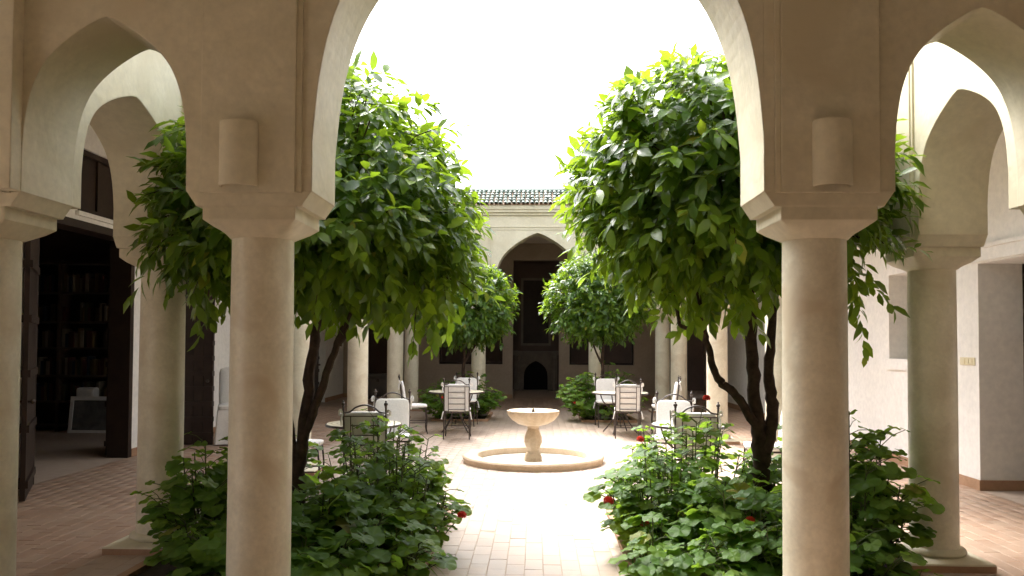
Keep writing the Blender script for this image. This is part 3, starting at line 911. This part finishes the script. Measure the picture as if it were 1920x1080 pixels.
sconce(1.535, 'half round plaster wall lamp on the pier beside the white walled gallery')

# ------------------------------------------------------------------ fountain
fo = thing('fountain', 'round stone fountain with fluted bowl on baluster in low ring basin', 'fountain', (-0.04, 11.55, 0))
MB().lathe([(0.97, -0.01), (0.965, 0.03), (0.975, 0.05), (0.98, 0.075), (0.965, 0.096), (0.93, 0.104), (0.80, 0.104), (0.775, 0.099), (0.765, 0.085), (0.765, 0.0)], 72, cap0=False, cap1=False).build('basin_ring', STONE, fo, True)
MB().lathe([(0.77, 0.012), (0.4, 0.010), (0.001, 0.010)], 72, cap0=False, cap1=False).build('basin_floor', BASIN, fo)
MB().lathe([(0.125, 0.008), (0.125, 0.06), (0.112, 0.10), (0.085, 0.135), (0.082, 0.16), (0.105, 0.21), (0.125, 0.27), (0.122, 0.33), (0.095, 0.41), (0.078, 0.46), (0.088, 0.50), (0.12, 0.515)], 10, cap0=False).build('pedestal', STONE, fo)
def bowl():
    n = 96; rs = []
    prof = [(0.05, 0.50, 0), (0.13, 0.502, 0.2), (0.21, 0.525, 0.8), (0.29, 0.575, 1.0), (0.345, 0.64, 1.0), (0.36, 0.685, 0.9), (0.362, 0.705, 0.8), (0.34, 0.712, 0.6), (0.315, 0.703, 0.3), (0.24, 0.665, 0.1), (0.12, 0.635, 0), (0.01, 0.63, 0)]
    for r, z, a in prof:
        rs.append([(r * (1 + 0.045 * a * (abs(math.cos(9 * 2 * PI * j / n)) - 0.6)) * math.cos(2 * PI * j / n), r * (1 + 0.045 * a * (abs(math.cos(9 * 2 * PI * j / n)) - 0.6)) * math.sin(2 * PI * j / n), z) for j in range(n)])
    return MB().rings(rs, True, True)
bowl().build('bowl', STONE, fo, True)
MB().lathe([(0.022, 0.63), (0.022, 0.70), (0.012, 0.72), (0.012, 0.735)], 12).build('spout', IRON, fo, True)

# ------------------------------------------------------------------ chairs and tables
def make_chair():
    r = thing('iron_chair', 'chair', 'chair')
    ir = 0.0105
    for s in (-1, 1):
        pts = catmull([(s * 0.22, -0.25, 0), (s * 0.215, -0.22, 0.22), (s * 0.215, -0.205, 0.45), (s * 0.215, -0.235, 0.75), (s * 0.215, -0.275, 0.99)], 5)
        post = MB().tube(pts, ir, 8).build('back_post', IRON, r, True)
        mb = MB(); mb.ball((s * 0.215, -0.277, 1.018), 0.021, 10); mb.lathe([(0.010, 0), (0.017, 0.008), (0.010, 0.016)], 8, (s * 0.215, -0.275, 0.985)); mb.ball((s * 0.215, -0.278, 1.046), 0.010, 8)
        mb.build('finial', IRON, post, True)
        MB().tube(catmull([(s * 0.215, 0.205, 0.45), (s * 0.222, 0.225, 0.25), (s * 0.212, 0.215, 0.1), (s * 0.222, 0.235, 0)], 5), ir, 8).build('leg', IRON, r, True)
        MB().tube([(s * 0.215, -0.215, 0.2), (s * 0.218, 0.222, 0.2)], 0.007, 6).build('stretcher', IRON, r, True)
        mb = MB()
        p0 = Vector((s * 0.215, -0.262, 0.93))
        for q in range(2):
            mb.tube(catmull([p0, p0 + Vector((s * 0.03, -0.02, 0.035 - 0.02 * q)), p0 + Vector((s * 0.045, 0.0, -0.02 * q)), p0 + Vector((s * 0.015, -0.012, -0.02))], 4), 0.009, 6)
        mb.tube(catmull([p0, p0 + Vector((s * 0.02, -0.02, -0.06)), p0 + Vector((s * 0.012, -0.03, -0.13))], 4), [0.009] * 8 + [0.014], 6)
        mb.build('tie', CLOTH, r, True)
        mb = MB(); p1 = Vector((s * 0.225, -0.21, 0.47))
        mb.tube(catmull([p1, p1 + Vector((s * 0.015, -0.02, -0.05)), p1 + Vector((s * 0.03, -0.02, -0.13))], 4), [0.010] * 8 + [0.015], 6)
        mb.build('tie', CLOTH, r, True)
    for y in (-0.21, 0.205):
        MB().tube([(-0.21, y, 0.19), (0.21, y, 0.19)], 0.007, 6).build('stretcher', IRON, r, True)
    mb = MB()
    mb.tube([(-0.215, -0.205, 0.45), (0.215, -0.205, 0.45), (0.215, 0.205, 0.45), (-0.215, 0.205, 0.45), (-0.215, -0.205, 0.45)], 0.011, 8, False)
    mb.build('seat_frame', IRON, r)
    MB().tube(catmull([(-0.215, -0.262, 0.93), (-0.15, -0.265, 0.94), (-0.09, -0.27, 0.985), (0, -0.274, 1.01), (0.09, -0.27, 0.985), (0.15, -0.265, 0.94), (0.215, -0.262, 0.93)], 5), 0.009, 8).build('top_rail', IRON, r, True)
    def yb(z): return -0.205 - 0.005 - (max(z, 0.45) - 0.45) * 0.125
    for z in (0.505, 0.60, 0.70, 0.80, 0.895):
        hw = 0.213 if z in (0.895,) else 0.142
        MB().tube([(-hw, yb(z), z), (hw, yb(z), z)], 0.0065, 6).build('back_bar', IRON, r, True)
    for x in (-0.142, 0.142): MB().tube([(x, yb(0.47), 0.46), (x, yb(0.9), 0.90)], 0.0065, 6).build('back_bar', IRON, r, True)
    rounded_box('back_cushion', 0.425, 0.055, 0.47, CLOTH, r, (0, -0.197, 0.705), 0.02, (R(7.1), 0, 0), 0.25)
    rounded_box('seat_cushion', 0.45, 0.44, 0.062, CLOTH, r, (0, 0.01, 0.495), 0.02, puff=0.25)
    return r
chair0 = make_chair()
def make_table():
    r = thing('round_table', 'table', 'table')
    MB().lathe([(0.50, 0.715), (0.512, 0.722), (0.512, 0.738), (0.50, 0.745), (0.001, 0.745)], 56, cap0=True, cap1=False).build('table_top', MOSAIC, r, True)
    MB().lathe([(0.514, 0.712), (0.524, 0.716), (0.524, 0.738), (0.514, 0.742)], 56, cap0=False, cap1=False).build('rim', IRON, r, True)
    for k in range(4):
        a = PI / 4 + k * PI / 2; c, s = math.cos(a), math.sin(a)
        MB().tube(catmull([(0.40 * c, 0.40 * s, 0.714), (0.33 * c, 0.33 * s, 0.55), (0.12 * c, 0.12 * s, 0.38), (0.16 * c, 0.16 * s, 0.22), (0.34 * c, 0.34 * s, 0.0)], 6), 0.012, 8).build('leg', IRON, r, True)
    MB().tube([(0.13 * math.cos(2 * PI * k / 20), 0.13 * math.sin(2 * PI * k / 20), 0.37) for k in range(21)], 0.009, 6).build('brace_ring', IRON, r, True)
    return r
table0 = make_table()
tabs = [(-1.48, 15.35, 'round mosaic iron table in front of the bushy left-hand tree by the salon'), (1.55, 15.35, ''), (-1.95, 9.35, ''), (1.75, 9.55, '')]
TL_ = ['round mosaic table among white chairs near the salon, on the library side', 'round mosaic table among white chairs near the salon, on the light switch side',
       'round mosaic table behind the geranium bed, on the library side', 'round mosaic table behind the geranium bed, on the light switch side']
for i, (x, y, _) in enumerate(tabs):
    t = table0 if i == 0 else copy_tree(table0)
    t.location = (x, y, 0); t.rotation_euler.z = 0.3 * i
    if i > 1: t.scale = (0.82, 0.82, 0.98)
    tag(t, TL_[i], 'table', 'round mosaic tables in the courtyard')
chs = [(-1.36, 14.30, 2, 'white cushioned iron chair showing its ladder back, beside the fountain, library side'),
       (-2.22, 15.05, -80, 'white cushioned iron chair seen sideways at the salon end table, library side'),
       (-1.42, 16.45, 176, 'white cushioned iron chair facing out from behind the salon end table, library side'),
       (1.60, 14.60, -3, 'white cushioned iron chair showing its ladder back, beside the fountain, light switch side'),
       (1.42, 16.45, 183, 'white cushioned iron chair facing out from behind the salon end table, light switch side'),
       (2.36, 15.35, 84, 'white cushioned iron chair seen sideways at the salon end table, light switch side'),
       (-1.75, 8.62, 3, 'iron chair with its back to the geraniums, library side'),
       (-1.78, 10.15, 187, 'white cushioned iron chair facing the geraniums across the table, library side'),
       (-2.66, 9.35, -82, 'white cushioned iron chair between the table and the column, library side'),
       (1.66, 8.80, -4, 'iron chair with its back to the geraniums, light switch side'),
       (1.66, 10.22, 164, 'white cushioned iron chair facing the geraniums across the table, light switch side'),
       (2.60, 9.5, 80, 'white cushioned iron chair between the table and the column, light switch side')]
for i, (x, y, a, lab) in enumerate(chs):
    c = chair0 if i == 0 else copy_tree(chair0)
    c.location = (x, y, 0); c.rotation_euler.z = R(a)
    tag(c, lab, 'chair', 'iron courtyard chairs with white cushions')

# ------------------------------------------------------------------ beds
bedlab = ['low kerbed planting bed under the leafy tree beside the library gallery', 'low kerbed planting bed under the leafy tree beside the white gallery',
          'small planting bed below the salon wall, library side', 'small planting bed below the salon wall, light switch side']
for (a, b, c, d), lab in zip(beds, bedlab):
    bd = thing('planting_bed', lab, 'planting bed', ((a + b) / 2, (c + d) / 2, 0))
    hx, hy = (b - a) / 2, (d - c) / 2
    mb = MB(); t = 0.07
    mb.box(-hx, hx, -hy, -hy + t, -0.02, 0.045).box(-hx, hx, hy - t, hy, -0.02, 0.045).box(-hx, -hx + t, -hy + t, hy - t, -0.02, 0.045).box(hx - t, hx, -hy + t, hy - t, -0.02, 0.045)
    mb.build('kerb', TERRA, bd)
    n = 14; V = []; Fs = []
    for i in range(n + 1):
        for j in range(n + 1):
            u, v = i / n, j / n
            V.append((-hx + t + (2 * hx - 2 * t) * u, -hy + t + (2 * hy - 2 * t) * v, 0.012 + 0.05 * math.sin(PI * u) * math.sin(PI * v) + random.uniform(-0.012, 0.012)))
    for i in range(n):
        for j in range(n): Fs.append((i * (n + 1) + j, (i + 1) * (n + 1) + j, (i + 1) * (n + 1) + j + 1, i * (n + 1) + j + 1))
    MB().add(V, Fs).build('soil', SOIL, bd, True)

# ------------------------------------------------------------------ trees
def leaf_template(wd=0.46, fold=0.12, droop=0.20):
    """unit length along +X, normal +Z"""
    V = [(0, 0, 0)]
    for t, hw in ((0.28, 0.40), (0.62, 0.46)):
        z = -droop * t * t
        hw *= wd
        V += [(t, hw, z + fold * hw * 2), (t, 0, z), (t, -hw, z + fold * hw * 2)]
    V.append((1, 0, -droop))
    Fc = [(0, 2, 1), (0, 3, 2), (1, 2, 5, 4), (2, 3, 6, 5), (4, 5, 7), (5, 6, 7)]
    return np.array(V), Fc
LV, LF = leaf_template()
def basis(xd, zd):
    xd = xd / np.linalg.norm(xd, axis=-1, keepdims=True)
    zd = zd - xd * (xd * zd).sum(-1, keepdims=True)
    zd = zd / np.maximum(np.linalg.norm(zd, axis=-1, keepdims=True), 1e-6)
    yd = np.cross(zd, xd)
    return xd, yd, zd
def mats(P, xd, yd, zd, s):
    n = len(P); M = np.zeros((n, 4, 4)); M[:, 3, 3] = 1
    M[:, :3, 0] = xd * s[:, None]; M[:, :3, 1] = yd * s[:, None]; M[:, :3, 2] = zd * s[:, None]; M[:, :3, 3] = P
    return M
def unit(n):
    d = rng.normal(size=(n, 3)); return d / np.linalg.norm(d, axis=1, keepdims=True)

def make_tree(label, base, limbs, centre, radii, rz_dn, n_twig, n_leaf, size, n_obj, group, lumps=14, extra=()):
    root = thing('citrus_tree', label, 'tree', base, 0, group)
    B = np.array(base)
    for nm, pts, r0, r1 in limbs:
        pp = catmull([Vector(p) - Vector(base) for p in pts], 7)
        nn = len(pp)
        rad = [r0 + (r1 - r0) * (i / (nn - 1)) * 1.0 for i in range(nn)]
        pp = [p + Vector((random.gauss(0, 1), random.gauss(0, 1), 0)) * r0 * 0.10 for p in pp]
        rad = [q * random.uniform(0.92, 1.1) for q in rad]
        MB().tube(pp, rad, 10).build(nm, BARK, root, True)
    C = np.array(centre); Rr = np.array(radii)
    lump_d = unit(lumps); lump_a = rng.uniform(-0.13, 0.20, lumps)
    def shape(d):
        s = np.ones(len(d))
        for ld, la in zip(lump_d, lump_a):
            s += la * np.exp(-((1 - d @ ld) / 0.10))
        return s
    def place(d, f):
        rr = np.tile(Rr, (len(d), 1)); rr[d[:, 2] < 0, 2] = rz_dn
        return C + d * rr * (shape(d) * f)[:, None]
    d = unit(n_twig)
    f = rng.beta(2.6, 0.9, n_twig) * 0.97
    T0 = place(d, f)
    for (c_, r_, k) in extra:
        dd = unit(k); T0 = np.concatenate([T0, np.array(c_) + dd * np.array(r_) * (rng.random(k) ** 0.4)[:, None]]); d = np.concatenate([d, dd]); 
    nt_ = len(T0)
    out = d + unit(nt_) * 0.55 + np.array([0, 0, 0.10]); out /= np.linalg.norm(out, axis=1, keepdims=True)
    tl = size * rng.uniform(1.3, 2.6, nt_)
    # leaves along each twig, twig bends down
    tt = np.linspace(0.1, 1.0, n_leaf)
    P, X, Z, S = [], [], [], []
    side0 = unit(nt_)
    for k, t in enumerate(tt):
        sag = np.zeros((nt_, 3)); sag[:, 2] = -0.38 * tl * t * t
        p = T0 + out * (tl * t)[:, None] + sag
        ang = k * 2.4
        a, b, c = basis(out, side0)
        rad = b * math.cos(ang) + c * math.sin(ang)
        xd = out * (0.55 + 0.5 * t) + rad * 0.85 + unit(nt_) * 0.28 + np.array([0, 0, -0.66])
        zd = np.array([0, 0, 1.0]) + d * 0.75 + unit(nt_) * 0.55
        P.append(p); X.append(xd); Z.append(zd); S.append(size * rng.uniform(0.5, 1.25, nt_))
    P = np.concatenate(P); X = np.concatenate(X); Z = np.concatenate(Z); S = np.concatenate(S)
    xd, yd, zd = basis(X, Z)
    M = mats(P - B, xd, yd, zd, S)
    dist = np.linalg.norm(P - np.array([0, 0, CAM_H]), axis=1)
    q = ((P - C) / Rr); rad = np.linalg.norm(q, axis=1)
    key = dist - 0.9 * rad
    idx = np.argsort(key)
    me = bpy.data.meshes.new('leaf'); me.from_pydata(LV.tolist(), [], LF); me.materials.append(CITRUS)
    me.polygons.foreach_set('use_smooth', [True] * len(me.polygons))
    obj_i = idx[:n_obj * 6:6] if n_obj else []
    for i in obj_i: link_mesh('leaf', me, root, Matrix(M[i].tolist()))
    keep = np.ones(len(M), bool); keep[obj_i] = False
    batch('foliage', LV, LF, M[keep], CITRUS, root, smooth=True)
    # twigs
    mb = MB()
    core = C - B + np.array([0, 0, -0.25 * rz_dn])
    for i in range(0, nt_, 5):
        p0 = T0[i] - B; p1 = p0 + out[i] * tl[i] + np.array([0, 0, -0.38 * tl[i]])
        pm_ = p0 + out[i] * tl[i] * 0.5 + np.array([0, 0, -0.1 * tl[i]])
        st = p0 * 0.72 + core * 0.28
        mb.tube([st, p0, pm_, p1], [0.008, 0.006, 0.004, 0.002], 4, False)
    tw = mb.build('twigs', BARK, root); tw['kind'] = 'stuff'
    return root
G = 'clipped citrus trees in the courtyard beds'
make_tree('large leafy citrus tree beside the library gallery with drooping dark leaves', (-1.98, 6.95, 0.03),
    [('trunk', [(-1.98, 6.95, 0.0), (-2.0, 6.95, 0.45), (-1.96, 6.95, 0.9), (-1.90, 6.95, 1.5), (-1.84, 6.95, 2.1), (-1.86, 6.95, 2.9)], 0.062, 0.03),
     ('limb', [(-1.97, 6.95, 0.82), (-1.84, 6.93, 1.15), (-1.70, 6.90, 1.55), (-1.58, 6.88, 1.85), (-1.3, 6.85, 2.4)], 0.042, 0.018),
     ('limb', [(-2.0, 6.95, 0.5), (-2.10, 6.95, 1.1), (-2.16, 6.97, 1.7), (-2.35, 6.95, 2.4)], 0.042, 0.018),
     ('limb', [(-1.66, 6.9, 1.62), (-1.50, 6.9, 1.85), (-1.2, 6.9, 2.1)], 0.025, 0.012)],
    (-1.76, 6.80, 2.55), (1.14, 1.40, 1.28), 0.30, 1750, 11, 0.15, 290, G, extra=[((-2.55, 6.1, 2.6), (0.20, 0.22, 0.65), 45), ((-0.90, 6.9, 2.25), (0.28, 0.5, 0.3), 50)])
make_tree('large leafy citrus tree beside the white gallery with pale new leaves on top', (1.90, 7.0, 0.03),
    [('trunk', [(1.90, 7.0, 0.0), (1.90, 7.0, 0.4), (1.87, 7.0, 0.8), (1.83, 7.0, 1.2), (1.80, 7.0, 1.7), (1.75, 7.0, 2.6)], 0.088, 0.035),
     ('limb', [(1.90, 7.0, 0.65), (1.97, 7.0, 1.05), (1.95, 7.0, 1.4), (1.98, 7.0, 1.9), (2.1, 7.0, 2.6)], 0.058, 0.025),
     ('limb', [(1.86, 6.98, 0.92), (1.66, 6.93, 1.22), (1.50, 6.9, 1.36), (1.42, 6.88, 1.62), (1.38, 6.86, 1.80), (1.30, 6.9, 2.3)], 0.042, 0.016),
     ('limb', [(1.38, 6.86, 1.76), (1.22, 6.85, 1.78), (1.17, 6.84, 1.84), (1.14, 6.84, 2.1)], 0.020, 0.012)],
    (1.53, 6.80, 2.98), (1.10, 1.40, 0.84), 0.74, 1750, 11, 0.15, 290, G, extra=[((1.45, 6.9, 2.22), (0.6, 0.6, 0.22), 50), ((2.35, 6.2, 2.35), (0.2, 0.3, 0.35), 25)])
make_tree('smaller clipped citrus tree by the salon, on the library side', (-1.55, 17.6, 0.03),
    [('trunk', [(-1.55, 17.6, 0.0), (-1.56, 17.6, 0.7), (-1.53, 17.6, 1.4), (-1.5, 17.6, 2.2)], 0.05, 0.025), ('limb', [(-1.55, 17.6, 1.2), (-1.3, 17.6, 1.6), (-1.1, 17.6, 2.0)], 0.03, 0.012)],
    (-1.42, 17.5, 2.42), (0.88, 0.85, 0.85), 0.62, 1100, 10, 0.125, 0, G)
make_tree('smaller clipped citrus tree by the salon, on the light switch side', (1.45, 17.6, 0.03),
    [('trunk', [(1.45, 17.6, 0.0), (1.43, 17.6, 0.7), (1.40, 17.6, 1.2), (1.42, 17.6, 2.2)], 0.05, 0.025), ('limb', [(1.42, 17.6, 1.15), (1.25, 17.6, 1.5), (1.1, 17.6, 2.0)], 0.028, 0.012)],
    (1.33, 17.5, 2.60), (1.0, 0.85, 1.02), 0.78, 1250, 10, 0.125, 0, G)

# ------------------------------------------------------------------ geraniums
def gera_leaf():
    n = 26; V = [(0, 0, 0)]; Fc = []
    for ri, fr_ in ((0, 0.55), (1, 1.0)):
        for j in range(n):
            t = -PI + 2 * PI * (j + 0.5) / n * 0.94 + 0.06 * PI
            r = fr_ * (0.5 + (0.022 * math.cos(5 * t) + 0.022 * math.cos(11 * t) if ri else 0))
            r *= 1 - 0.10 * max(0, -math.cos(t))
            z = 0.10 * fr_ ** 2 - 0.22 * fr_ ** 4 * 0.5 + (0.045 * math.sin(5 * t) if ri else 0.02 * math.sin(5 * t))
            V.append((r * math.cos(t) + 0.0, r * math.sin(t), z))
    for j in range(n - 1):
        Fc.append((0, 1 + j, 2 + j)); Fc.append((1 + j, 1 + n + j, 2 + n + j, 2 + j))
    return np.array(V), Fc
GV, GF = gera_leaf()
gme = bpy.data.meshes.new('leaf'); gme.from_pydata(GV.tolist(), [], GF); gme.materials.append(GERA)
gme.polygons.foreach_set('use_smooth', [True] * len(gme.polygons))
def flower_mesh():
    mb = MB()
    for k in range(26):
        d = unit(1)[0]; d[2] = abs(d[2]) * 0.9 - 0.15
        c = Vector(d * 0.030)
        q = Vector(d).to_track_quat('Z', 'Y')
        for j in range(5):
            a = 2 * PI * j / 5 + k
            p = [Vector((0, 0, 0)), Vector((0.014 * math.cos(a - 0.5), 0.014 * math.sin(a - 0.5), 0.004)), Vector((0.021 * math.cos(a), 0.021 * math.sin(a), 0.002)), Vector((0.014 * math.cos(a + 0.5), 0.014 * math.sin(a + 0.5), 0.004))]
            mb.add([c + q @ x for x in p], [(0, 1, 2, 3)])
    return mb
fme = None
def make_gera(label, base, rad, hgt, n_stem, n_leaf, size, n_obj, flowers=(), group='geranium clumps in the courtyard beds', sparse_top=0.0):
    global fme
    root = thing('geranium_plant', label, 'plant', base, 0, group)
    B = np.array(base)
    stems = MB(); pet = MB()
    P, X, Z, S = [], [], [], []
    per = n_leaf // n_stem
    for s in range(n_stem):
        a = rng.uniform(0, 2 * PI); q = math.sqrt((s + 0.5) / n_stem)
        tip = np.array([rad[0] * q * math.cos(a), rad[1] * q * math.sin(a), hgt * (1 - 0.62 * q ** 2.4) * rng.uniform(0.78, 1.12)])
        b0 = np.array([tip[0] * 0.35, tip[1] * 0.35, 0.0])
        mid = (b0 + tip) / 2 + np.array([tip[0] * 0.12, tip[1] * 0.12, -0.02])
        pts = [Vector(b0), Vector(mid), Vector(tip)]
        cp = catmull(pts, 4)
        stems.tube(cp, [0.009 - 0.005 * i / (len(cp) - 1) for i in range(len(cp))], 5, False)
        for k in range(per):
            t = rng.uniform(0.06, 1.0) ** 0.75
            i = min(int(t * (len(cp) - 1)), len(cp) - 2)
            p0 = np.array(cp[i].lerp(cp[i + 1], t * (len(cp) - 1) - i))
            az = rng.uniform(0, 2 * PI)
            od = np.array([math.cos(az) + 0.9 * tip[0] / max(rad[0], 0.1), math.sin(az) + 0.9 * tip[1] / max(rad[1], 0.1), 0])
            od /= np.linalg.norm(od) + 1e-6
            pl = size * rng.uniform(0.5, 1.2)
            p1 = p0 + od * pl + np.array([0, 0, pl * rng.uniform(0.15, 0.65)])
            p1[2] = max(p1[2], 0.06)
            if t > 0.35: pet.tube([p0, p0 * 0.5 + p1 * 0.5 + np.array([0, 0, pl * 0.12]), p1], [0.0035, 0.003, 0.0025], 4, False)
            nz = np.array([od[0] * 0.55, od[1] * 0.55, 1.0]) + rng.normal(size=3) * 0.33
            P.append(p1); X.append(od + np.array([0, 0, -0.35])); Z.append(nz)
            S.append(size * rng.uniform(0.55, 1.3) * (1.0 if t < 0.85 else 0.75))
    P, X, Z, S = map(np.array, (P, X, Z, S))
    xd, yd, zd = basis(X, Z)
    M = mats(P, xd, yd, zd, S)
    W = P + B
    key = np.linalg.norm(W - np.array([0, 0, CAM_H]), axis=1) - 0.5 * P[:, 2]
    idx = np.argsort(key)[:n_obj]
    for i in idx: link_mesh('leaf', gme, root, Matrix(M[i].tolist()))
    keep = np.ones(len(M), bool); keep[idx] = False
    if keep.any(): batch('foliage', GV, GF, M[keep], GERA, root, smooth=True)
    o = stems.build('stems', STEM, root, True); o['kind'] = 'stuff'
    o = pet.build('leaf_stalks', STEM, root, True); o['kind'] = 'stuff'
    if fme is None:
        mb = flower_mesh(); fme = bpy.data.meshes.new('flower_head'); fme.from_pydata(mb.v, [], mb.f); fme.materials.append(PETAL)
    for (fx, fy, fz) in flowers:
        p = Vector((fx, fy, fz)) - Vector(base)
        b0 = Vector((p.x * 0.6, p.y * 0.6 + 0.03, max(0.05, p.z - 0.28)))
        f = link_mesh('flower_head', fme, root, Matrix.Translation(p) @ Matrix.Scale(random.uniform(0.85, 1.15), 4))
        mb = MB(); mb.tube([b0, (b0 + p) / 2 + Vector((0, 0, 0.02)), p], [0.004, 0.0035, 0.003], 5, False)
        mb.build('flower_stalk', STEM, root, True)
    return root
make_gera('geranium clump at the library side foot of the tree trunk', (-2.36, 6.05, 0.03), (0.36, 0.55, 0), 0.87, 32, 391, 0.151, 170)
make_gera('broad leaved geranium clump spilling over the kerb, library side, by the front column', (-1.55, 5.80, 0.03), (0.60, 0.45, 0), 0.69, 37, 459, 0.179, 220)
make_gera('geranium clump with a red flower hanging over the courtyard paving, library side', (-1.08, 6.35, 0.03), (0.45, 0.50, 0), 0.81, 35, 408, 0.140, 180, [(-0.55, 6.20, 0.36)])
make_gera('tall pale geranium clump in front of the iron chair, library side', (-1.35, 7.25, 0.03), (0.62, 0.52, 0), 0.96, 37, 442, 0.134, 170)
make_gera('low geranium clump at the front kerb of the bed, library side', (-1.7, 5.32, 0.03), (0.85, 0.30, 0), 0.42, 30, 300, 0.17, 240)
make_gera('low geranium clump at the front kerb of the bed, light switch side', (1.65, 5.32, 0.03), (0.85, 0.30, 0), 0.42, 30, 300, 0.17, 240)
make_gera('small geranium clump spilling over the kerb beside the strap leaves, library side', (-0.93, 5.62, 0.03), (0.22, 0.40, 0), 0.36, 16, 120, 0.14, 110)
make_gera('small geranium clump spilling over the kerb at the paving, light switch side', (0.80, 5.70, 0.03), (0.24, 0.42, 0), 0.42, 18, 140, 0.14, 120)
make_gera('geranium clump against the library side column plinth', (-2.3, 7.2, 0.03), (0.45, 0.55, 0), 0.74, 27, 306, 0.146, 90)
make_gera('tall geranium clump beside the white gallery column plinth', (2.28, 6.05, 0.03), (0.34, 0.50, 0), 1.03, 32, 391, 0.168, 180)
make_gera('broad leaved geranium clump with a red flower at the trunk, light switch side', (1.45, 5.85, 0.03), (0.62, 0.45, 0), 0.63, 37, 459, 0.168, 220, [(1.43, 5.60, 0.47)])
make_gera('geranium clump with two red flowers leaning over the paving, light switch side', (0.98, 6.45, 0.03), (0.46, 0.52, 0), 0.81, 35, 425, 0.140, 190, [(0.55, 6.3, 0.46), (0.78, 6.0, 0.36)])
make_gera('tall pale geranium clump with red flowers in front of the iron chair, light switch side', (1.30, 7.25, 0.03), (0.66, 0.52, 0), 0.96, 37, 459, 0.134, 170, [(1.47, 7.2, 1.18), (0.90, 7.2, 0.82)])
make_gera('geranium clump between the trunk and the gallery, light switch side', (2.2, 7.2, 0.03), (0.45, 0.55, 0), 0.81, 27, 306, 0.146, 90)
GF_ = 'dense geranium clumps by the salon'
make_gera('dense low geranium clump below the salon tree, library side', (-1.62, 17.75, 0.03), (0.92, 0.85, 0), 0.87, 48, 900, 0.146, 0, [(-1.95, 17.2, 0.5)], GF_)
make_gera('dense geranium clump climbing to the salon window, light switch side', (1.38, 17.75, 0.03), (0.90, 0.85, 0), 1.06, 48, 900, 0.146, 0, [(0.80, 17.1, 0.42), (1.75, 17.2, 0.35)], GF_)

# strap leaved plant at the kerb
sp = thing('strap_leaf_plant', 'small plant with long arching strap leaves at the bed kerb', 'plant', (-0.95, 5.78, 0.03))
for k in range(11):
    a = rng.uniform(0, 2 * PI); L = rng.uniform(0.28, 0.45)
    c, s = math.cos(a), math.sin(a); V = []; Fc = []
    for i in range(8):
        t = i / 7; w_ = 0.011 * (1 - t ** 3); r_ = L * t; z = 0.05 + L * (0.85 * t - 1.0 * t * t)
        V += [(r_ * c - w_ * s, r_ * s + w_ * c, z), (r_ * c + w_ * s, r_ * s - w_ * c, z)]
    for i in range(7): Fc.append((2 * i, 2 * i + 1, 2 * i + 3, 2 * i + 2))
    MB().add(V, Fc).build('leaf', GERA, sp, True)
